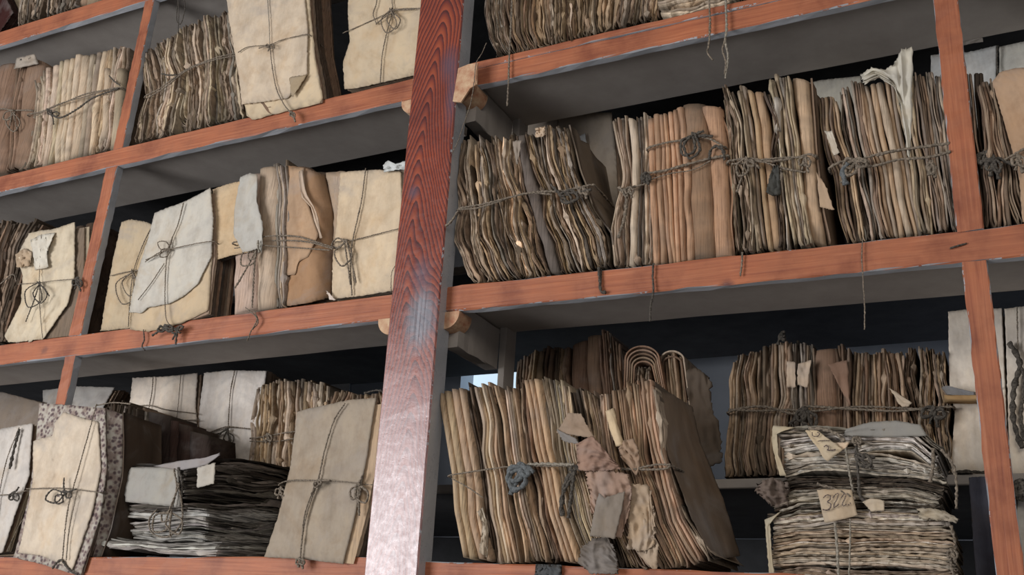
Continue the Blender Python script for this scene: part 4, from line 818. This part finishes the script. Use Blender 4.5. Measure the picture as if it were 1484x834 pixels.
t, P = packet('paper_packet', 'whitish packet at the back in the upper right corner, right of a dark string', [(1448, 68), (1484, 60), (1560, 50)], [(1450, 330), (1560, 330)], [(1448, 68), (1450, 330)], [(1560, 50), (1560, 330)], .31, .12, (.68, .67, .60), 3, crump=.004)

# ------------------------------------------------------------------ bottom shelf, right
t, P = bundle('paper_bundle', 'biggest bundle at bottom centre: fan of tan folders with torn brown wrapper down its middle', [(632, 572), (655, 562), (700, 558), (722, 558), (742, 566), (757, 549), (790, 549), (832, 562), (870, 572), (903, 560), (936, 548), (952, 564)], [(668, 806), (700, 812), (735, 818), (790, 812), (850, 815), (920, 825), (1000, 822), (1036, 806)], [(632, 572), (642, 620), (653, 688), (656, 740), (668, 806)], [(952, 564), (966, 660), (1000, 750), (1036, 806)], .004, .19,
              [(0, .12, 'quire', [(.50, .36, .22), TAN], 2), (.12, .16, 'edge', [DBR, GB], 1, .006), (.16, .34, 'soft', [(.48, .34, .21), TAN, PALE], 3), (.34, .40, 'edge', [GB, BRN], 1, .004), (.40, .47, 'quire', [CREAM, (.52, .36, .23)], 1, -.003), (.47, .60, 'soft', [WHITE, PALE, CREAM, GREY], 3), (.60, .66, 'edge', [DBR, GB], 1, .004), (.66, .78, 'soft', [TAN, OCH, GB], 2), (.78, .97, 'soft', [(.42, .28, .18), TAN, (.45, .30, .2)], 3), (.97, 1, 'edge', [PALE], 1, -.002)], cinch=(.47,), rows=44)
slab('cover_board', t, Patch([(952, 566), (975, 572), (1003, 590)], [(1034, 812), (1072, 806)], [(952, 566), (968, 660), (1002, 752), (1034, 812)], [(1003, 590), (1014, 640), (1050, 730), (1072, 806)]), lambda U, V: .010 + .14 * U, .004, (.20, .15, .108), nu=24, nv=40, crump=.006, dirt=.3)
twine(t, [(650, 690), (672, 686), (705, 681), (735, 677), (760, 676), (800, 676), (832, 676)], -.008, .0014, wrap=(.03, 0)); twine(t, [(846, 680), (880, 679), (930, 681), (962, 680), (972, 676)], -.010, .0019, wrap=(0, .13)); twine(t, [(740, 676), (780, 673), (832, 674)], -.010, .0026, M_TWINE_L)
twine(t, [(655, 694), (680, 708), (700, 722)], -.008, .0012); twine(t, [(925, 679), (950, 674), (972, 674)], -.012, .0016)
knot(t, 756, 676, -.009, 9, .0048, M_RIB, loops=((-2.0, 2.4), (.8, 1.6), (-1.2, 3.8)), tails=((-1.8, 4.6), (2.0, 1.0))); 
knot(t, 835, 678, -.010, 7, .0028, M_TWINE_D, loops=((1.6, -.4), (-1.2, .4)), tails=((-2.6, 5), (-1.6, 10.5))); twine(t, [(833, 682), (820, 700), (814, 730), (815, 748)], -.010, .0042, M_TWINE_D)
flap(t, quad((823, 599), (842, 600), (862, 636), (806, 628)), -.022, (.33, .24, .175), .004, nu=20, nv=18); flap(t, quad((806, 622), (834, 636), (840, 644), (816, 640)), -.024, (.24, .21, .2), .001)
wrapr = Patch([(835, 644), (858, 632), (890, 668)], [(838, 682), (860, 684), (900, 680)], [(835, 644), (838, 682)], [(890, 668), (900, 680)])
slab('torn_wrapper', t, wrapr, -.027, .003, (.30, .195, .145), nu=34, nv=24, crump=.006, edge=1.5, dirt=.03)
slab('torn_wrapper', t, Patch([(848, 684), (880, 682), (910, 688)], [(856, 740), (870, 776), (900, 780), (912, 740)], [(848, 684), (854, 710), (856, 740)], [(910, 688), (916, 712), (912, 740)]), -.024, .002, (.36, .25, .18), nu=30, nv=34, crump=.006, edge=1.5, dirt=.03)
flap(t, ([(868, 715), (876, 722), (906, 712)], [(855, 778), (884, 780), (890, 782)], [(868, 715), (860, 745), (855, 778)], [(906, 712), (900, 745), (890, 782)]), -.034, (.26, .215, .175), .004, nu=20, nv=20)
slab('torn_wrapper', t, Patch([(906, 700), (940, 705), (948, 740)], [(908, 795), (935, 800), (950, 790)], [(906, 700), (912, 750), (908, 795)], [(948, 740), (950, 790)]), -.017, .002, (.40, .29, .20), nu=26, nv=30, crump=.006, edge=2.5, dirt=.03)
flap(t, ([(932, 745), (944, 768), (954, 790)], [(922, 800), (946, 826), (952, 824)], [(932, 745), (922, 800)], [(954, 790), (952, 824)]), -.014, (.46, .36, .25), .005)
slab('rolled_leaf', t, Patch([(877, 596), (889, 592)], [(893, 648), (904, 644)], [(877, 596), (884, 625), (893, 648)], [(889, 592), (896, 618), (904, 644)]), lambda U, V: -.012 + .02 * (U - .5) ** 2, .003, (.60, .47, .32), nu=12, nv=20, crump=.001, dirt=.05)
slab('torn_leaf', t, Patch([(896, 650), (904, 638), (918, 636)], [(900, 664), (922, 690), (928, 676)], [(896, 650), (900, 664)], [(918, 636), (926, 655), (928, 676)]), -.012, .002, (.36, .25, .17), nu=14, nv=14, crump=.006)
slab('crumpled_sheet', t, Patch([(858, 782), (880, 776), (892, 800)], [(838, 816), (856, 832), (896, 832)], [(858, 782), (842, 795), (838, 816)], [(892, 800), (896, 832)]), -.018, .004, (.17, .145, .12), nu=30, nv=24, crump=.006, edge=1.5, dirt=.05)
slab('crumpled_sheet', t, Patch([(776, 824), (792, 820), (812, 824)], [(774, 838), (812, 840)], [(776, 824), (774, 838)], [(812, 824), (812, 840)]), -.008, .006, (.085, .088, .09), nu=16, nv=10, crump=.006)
slab('torn_leaf', t, Patch([(692, 742), (700, 735)], [(694, 800), (706, 810)], [(692, 742), (700, 760), (694, 800)], [(700, 735), (708, 770), (706, 810)]), -.006, .002, (.46, .40, .31), nu=10, nv=24, crump=.006)
# back row seen through the lower right bay
t, P = bundle('paper_bundle', 'dark tipped bundle standing behind the biggest one, its folded top leaves fanned like an arch', [(752, 522), (788, 503), (833, 502), (846, 490), (861, 485), (881, 481), (894, 496), (908, 512)], [(750, 690), (930, 692)], [(752, 522), (748, 560), (750, 690)], [(908, 512), (930, 692)], .31, .16, [(0, .45, 'soft', [OCH, GB, BRN, TAN], 5), (.45, .7, 'wide', [DBR, BRN], 2), (.7, 1, 'soft', [BRN, DBR, GREY], 3)], wave=None)
def arch(x0, x1, ytop, yb, tint, d):
    xm = (x0 + x1) / 2; r = (x1 - x0) / 2; n = 22; a = np.linspace(0, math.pi, n)
    px = xm - r * np.cos(a); py = ytop + (1 - np.sin(a)) * r * .8
    px = np.r_[x0 - 2, px, x1 + 14]; py = np.r_[yb, py, yb]
    f = at(px, py, .302 + d); th = .0034
    c = f.mean(0); inn = f + (c - f) / np.linalg.norm(c - f, axis=1)[:, None] * th
    k = len(f); V = np.concatenate([f, inn, f + [0, .13, 0], inn + [0, .13, 0]])
    i = np.arange(k - 1)
    F = [np.stack([i, i + 1, i + 1 + k, i + k], 1), np.stack([i, i + 2 * k, i + 1 + 2 * k, i + 1], 1), np.stack([i + k, i + 1 + k, i + 1 + 3 * k, i + 3 * k], 1), np.stack([i + 2 * k, i + 3 * k, i + 1 + 3 * k, i + 1 + 2 * k], 1)]
    mesh('folded_leaf', V, F, M_VERT, t, np.tile([*jitter(tint, .15), .3], (len(V), 1)))
for k in range(5): arch(905 + k * 3.2, 956 - k * 2.2, 501 + k * 5.5, 600, TAN if k % 2 else (.36, .22, .14), -.006 + .0015 * k)
sheets(t, Patch([(922, 532), (943, 532)], [(922, 640), (945, 640)], [(922, 532), (922, 640)], [(943, 532), (945, 640)]), 0, 1, .304, .1, 'edge', [TAN, BRN, PALE])
for k in range(2): arch(956 + k * 3.5, 992 - k * 3.5, 508 + k * 8, 640, PALE if k == 0 else BRN, .004 + .002 * k)
sheets(t, Patch([(962, 512), (988, 516)], [(975, 690), (1000, 690)], [(962, 512), (975, 690)], [(988, 516), (1000, 690)]), 0, 1, .315, .12, 'soft', [BRN, TAN])
slab('cover_board', t, Patch([(994, 538), (1008, 533), (1020, 540), (1030, 552)], [(1000, 690), (1046, 670)], [(994, 538), (998, 600), (1000, 690)], [(1030, 552), (1028, 580), (1042, 620), (1046, 670)]), .306, .004, (.17, .125, .095), nu=16, nv=30, crump=.006, edge=2, dirt=.35)
t, P = bundle('paper_bundle', 'row of brown folded leaves tied with double cord, standing above the two lying stacks', [(1058, 524), (1077, 514), (1103, 507), (1124, 499), (1160, 494), (1176, 499), (1186, 508), (1218, 501), (1244, 513), (1280, 509), (1311, 510), (1332, 501), (1353, 509), (1370, 513)], [(1056, 690), (1120, 688), (1250, 688), (1382, 686)], [(1058, 524), (1056, 600), (1050, 660), (1056, 690)], [(1370, 513), (1374, 590), (1382, 686)], .300, .15,
              [(0, .28, 'soft', [PALE, OCH, GB, TAN], 4), (.28, .4, 'soft', [GREY, GB, BRN], 2), (.4, .5, 'wide', [(.27, .18, .13), BRN], 1), (.5, .8, 'soft', [BRN, TAN, GB], 4), (.8, 1, 'edge', [PALE, GB, OCH], 3)], cinch=(.5,))
twine(t, [(1055, 598), (1075, 592), (1110, 590), (1150, 600), (1165, 590), (1200, 591), (1250, 594), (1300, 596), (1345, 592), (1378, 590)], .288, .0024, wrap=(.03, .05)); twine(t, [(1056, 594), (1100, 596), (1140, 594), (1180, 596), (1240, 590), (1310, 592), (1376, 598)], .286, .002)
knot(t, 1166, 592, .286, 9, .0032, M_TWINE_D, loops=((1.4, 3.2), (-1.0, 2.0)), tails=((-2.4, 2.6), (1.8, 5))); knot(t, 1352, 592, .288, 9, .003, M_TWINE_D, loops=((-1.8, 1.2), (1.8, 1.4)))
for a in (quad((1140, 524), (1153, 525), (1153, 562), (1140, 562)), quad((1156, 528), (1176, 522), (1170, 562), (1156, 558)), ([(1200, 528), (1228, 522)], [(1208, 545), (1232, 590)], [(1200, 528), (1208, 545)], [(1228, 522), (1232, 590)]), quad((1288, 562), (1322, 584), (1316, 590), (1306, 590))): flap(t, a, .284, PALE if a[0][0][0] < 1180 or a[0][0][0] > 1280 else (.27, .17, .12), .003)
twine(t, [(1128, 500), (1131, 484), (1138, 482)], .29, .003, M_TWINE_D); knot(t, 1134, 486, .29, 3, .003, M_TWINE_D)
t, P = packet('paper_packet', 'cream string-bound parcel at the back, seen either side of the lower right upright', [(1374, 452), (1400, 449), (1452, 447)], [(1376, 690), (1462, 690)], [(1374, 452), (1376, 560), (1384, 600), (1376, 690)], [(1452, 447), (1462, 690)], .31, .14, (.72, .65, .53), 4, crump=.003, dirt=.0)
twine(t, [(1378, 568), (1410, 570), (1452, 562)], .302, .0013); twine(t, [(1376, 690), (1400, 684), (1450, 688)], .300, .003, M_TWINE_D); knot(t, 1392, 686, .298, 8, .003, M_TWINE_D, loops=((2.2, 1.4), (1.2, 2.0)))
t, P = packet('paper_packet', 'cream parcel at the back on the right edge with thick dark cord hanging down it', [(1456, 448), (1484, 444), (1560, 440)], [(1464, 690), (1560, 690)], [(1456, 448), (1464, 690)], [(1560, 440), (1560, 690)], .31, .14, (.70, .64, .54), 4, crump=.003, dirt=.0)
twine(t, [(1462, 497), (1472, 512), (1478, 530), (1470, 560), (1468, 600), (1474, 630), (1482, 650)], .298, .0042, M_TWINE_D); twine(t, [(1474, 515), (1484, 550), (1480, 600), (1484, 640)], .298, .003, M_TWINE_D); twine(t, [(1474, 446), (1475, 500), (1476, 560)], .302, .001)
t, P = packet('paper_folder', 'grey paper on a thin yellowish board poking out left of the lower right upright', [(1364, 562), (1372, 559), (1384, 562), (1412, 569)], [(1372, 572), (1412, 576)], [(1364, 562), (1372, 572)], [(1412, 569), (1412, 576)], .27, .03, (.22, .22, .225), 1, 'folder', crump=.001)
slab('board_edge', t, Patch(*quad((1368, 573), (1420, 573), (1420, 580), (1368, 580))), .268, .03, (.42, .28, .13), nu=10, nv=4, crump=.0005, edge=.3)
t, P = packet('paper_packet', 'blue grey packet standing low behind the lower right upright', [(1404, 692), (1452, 690)], [(1420, 920), (1470, 920)], [(1404, 692), (1420, 920)], [(1452, 690), (1470, 920)], .10, .1, (.16, .165, .21), 3, crump=.001)
t, P = packet('paper_packet', 'pale packet corner at the extreme lower right beyond the upright', [(1478, 700), (1560, 694)], [(1462, 870), (1560, 870)], [(1478, 700), (1470, 770), (1462, 870)], [(1560, 694), (1560, 870)], .03, .1, (.54, .52, .46), 4)
knot(t, 1482, 700, .02, 10, .004, M_TWINE_D)
# two lying stacks
GW = [(.62, .56, .47), (.66, .61, .54), (.50, .43, .34), (.70, .66, .59)]
t, P = bundle('paper_bundle', 'upper lying stack of whitish deckled leaves with a slanting tag, topped by a grey sheet', [(1124, 622), (1150, 620), (1180, 618), (1230, 618), (1290, 614), (1330, 618), (1352, 640), (1366, 650)], [(1138, 690), (1200, 686), (1260, 690), (1320, 694), (1372, 700)], [(1124, 622), (1134, 645), (1136, 665), (1138, 690)], [(1366, 650), (1356, 670), (1372, 700)], .028, .19,
              [(0, .2, 'leaf', [GREY, (.36, .32, .26)], 1), (.2, 1, 'leaf', GW, 4)], horizontal=True, rows=84)
slab('cover_sheet', t, Patch([(1226, 622), (1260, 612), (1300, 610), (1334, 616)], [(1222, 632), (1290, 634), (1344, 632)], [(1226, 622), (1222, 632)], [(1334, 616), (1344, 632)]), .018, .003, (.27, .25, .225), nu=30, nv=8, crump=.004)
slab('cover_edge', t, Patch([(1120, 617), (1152, 620)], [(1130, 690), (1140, 690)], [(1120, 617), (1118, 640), (1124, 668), (1130, 690)], [(1152, 620), (1126, 628), (1128, 660), (1140, 690)]), .020, .003, (.50, .43, .31), nu=10, nv=26, crump=.002)
t2 = flap(t, quad((1166, 624), (1184, 624), (1222, 652), (1198, 670)), .010, (.56, .45, .30), .002, name='label_tag', nu=14, nv=14)
def stroke(par, pts, Y, r=.0007): tube('written_figure', par, [at(x, y, Y) for x, y in pts], r, M_INK, .0012, .00005, .4).parent = [c for c in par.children if c.name.startswith('label_tag')][0]
stroke(t, [(1177, 627), (1178, 632), (1184, 633), (1188, 629), (1184, 627)], .0045, .0009); stroke(t, [(1185, 640), (1192, 639), (1203, 639)], .0045); stroke(t, [(1194, 648), (1198, 646), (1201, 650), (1199, 653), (1205, 653), (1211, 652)], .0045, .0009)
twine(t, [(1172, 622), (1190, 622), (1210, 628), (1224, 640)], .012, .003); twine(t, [(1224, 640), (1228, 665), (1232, 690), (1236, 712)], .014, .0016, M_TWINE_L); twine(t, [(1240, 632), (1242, 662), (1244, 690), (1246, 716), (1254, 730)], .013, .0026, M_TWINE_D)
knot(t, 1242, 661, .012, 6, .0026, M_TWINE_D, loops=((1.6, .4), (3.4, 2.2)), tails=((4, 3), (4.4, .4))); knot(t, 1242, 634, .012, 5, .0022); twine(t, [(1352, 650), (1352, 675), (1348, 700)], .014, .0028, M_TWINE); twine(t, [(1364, 652), (1380, 672), (1386, 700), (1386, 738)], .02, .0022, M_TWINE)
slab('torn_flap', t, Patch([(1208, 642), (1232, 641)], [(1214, 656), (1226, 650)], [(1208, 642), (1214, 656)], [(1232, 641), (1226, 650)]), .012, .001, CREAM, nu=8, nv=8)
t, P = bundle('paper_bundle', 'lower lying stack of deckled leaves tagged with a handwritten number, dark curled layer on top', [(1112, 704), (1150, 690), (1200, 688), (1260, 690), (1320, 692), (1376, 704)], [(1116, 840), (1200, 842), (1300, 842), (1388, 840)], [(1112, 704), (1122, 740), (1120, 760), (1116, 840)], [(1376, 704), (1360, 730), (1384, 780), (1388, 840)], .022, .19,
              [(0, .12, 'edge', [(.10, .08, .06), (.16, .13, .09), DBR], 1), (.12, .24, 'leaf', [(.56, .50, .40), (.62, .56, .47)], 1, -.002), (.24, .34, 'edge', [GB, (.2, .16, .12), GW[0]], 1, .003), (.34, 1, 'leaf', [(.60, .49, .37), (.66, .57, .45), (.50, .38, .27), (.64, .57, .48)], 5)], horizontal=True, rows=84)
slab('curled_edge', t, Patch([(1098, 702), (1120, 692), (1142, 700)], [(1104, 722), (1122, 736), (1142, 730)], [(1098, 702), (1096, 712), (1104, 722)], [(1142, 700), (1142, 730)]), .012, .004, (.16, .12, .10), nu=18, nv=18, crump=.010, edge=2.5)
slab('curled_edge', t, Patch([(1330, 738), (1360, 738), (1390, 752)], [(1332, 752), (1386, 758)], [(1330, 738), (1332, 752)], [(1390, 752), (1386, 758)]), .010, .004, (.42, .36, .27), nu=18, nv=8, crump=.006, edge=2)
slab('cover_edge', t, Patch([(1108, 754), (1132, 742)], [(1116, 850), (1124, 850)], [(1108, 754), (1112, 800), (1116, 850)], [(1132, 742), (1116, 758), (1118, 800), (1124, 850)]), .014, .003, (.52, .45, .33), nu=10, nv=26, crump=.002)
flap(t, quad((1184, 710), (1234, 710), (1243, 748), (1195, 759)), .006, (.56, .44, .31), .0015, name='label_tag', nu=14, nv=14, edge=.5)
stroke(t, [(1193, 722), (1198, 718), (1203, 719), (1203, 724), (1199, 728), (1204, 731), (1203, 737), (1198, 740), (1192, 739)], .0005, .0009)
stroke(t, [(1207, 722), (1211, 717), (1215, 716), (1213, 724), (1209, 731), (1209, 736), (1216, 731)], .0005); stroke(t, [(1219, 722), (1223, 717), (1226, 717), (1224, 724), (1221, 730), (1222, 734), (1227, 731)], .0005); stroke(t, [(1229, 731), (1230, 733)], .0005); stroke(t, [(1232, 729), (1233, 731)], .0005)
twine(t, [(1184, 702), (1200, 706), (1222, 714), (1240, 724)], .008, .0024, M_TWINE); twine(t, [(1210, 758), (1213, 790), (1216, 848)], .010, .0022, M_TWINE_L); twine(t, [(1232, 752), (1232, 790), (1230, 848)], .010, .0012, M_TWINE_L)
slab('torn_flap', t, Patch([(1250, 728), (1262, 722), (1282, 726)], [(1262, 742), (1282, 740)], [(1250, 728), (1262, 742)], [(1282, 726), (1282, 740)]), .010, .001, (.52, .43, .32), nu=12, nv=10)
twine(t, [(1378, 762), (1384, 790), (1378, 815), (1386, 845)], .016, .0022, M_TWINE); knot(t, 1380, 798, .016, 6, .002)

tube('rail_gouge', rack, [at(1377, 360, -.001), at(1386, 357, -.004), at(1401, 353, -.002)], .0013, M_TWINE_D, .003, .0)  # gouge in the rail face, drawn as a thin dark tube
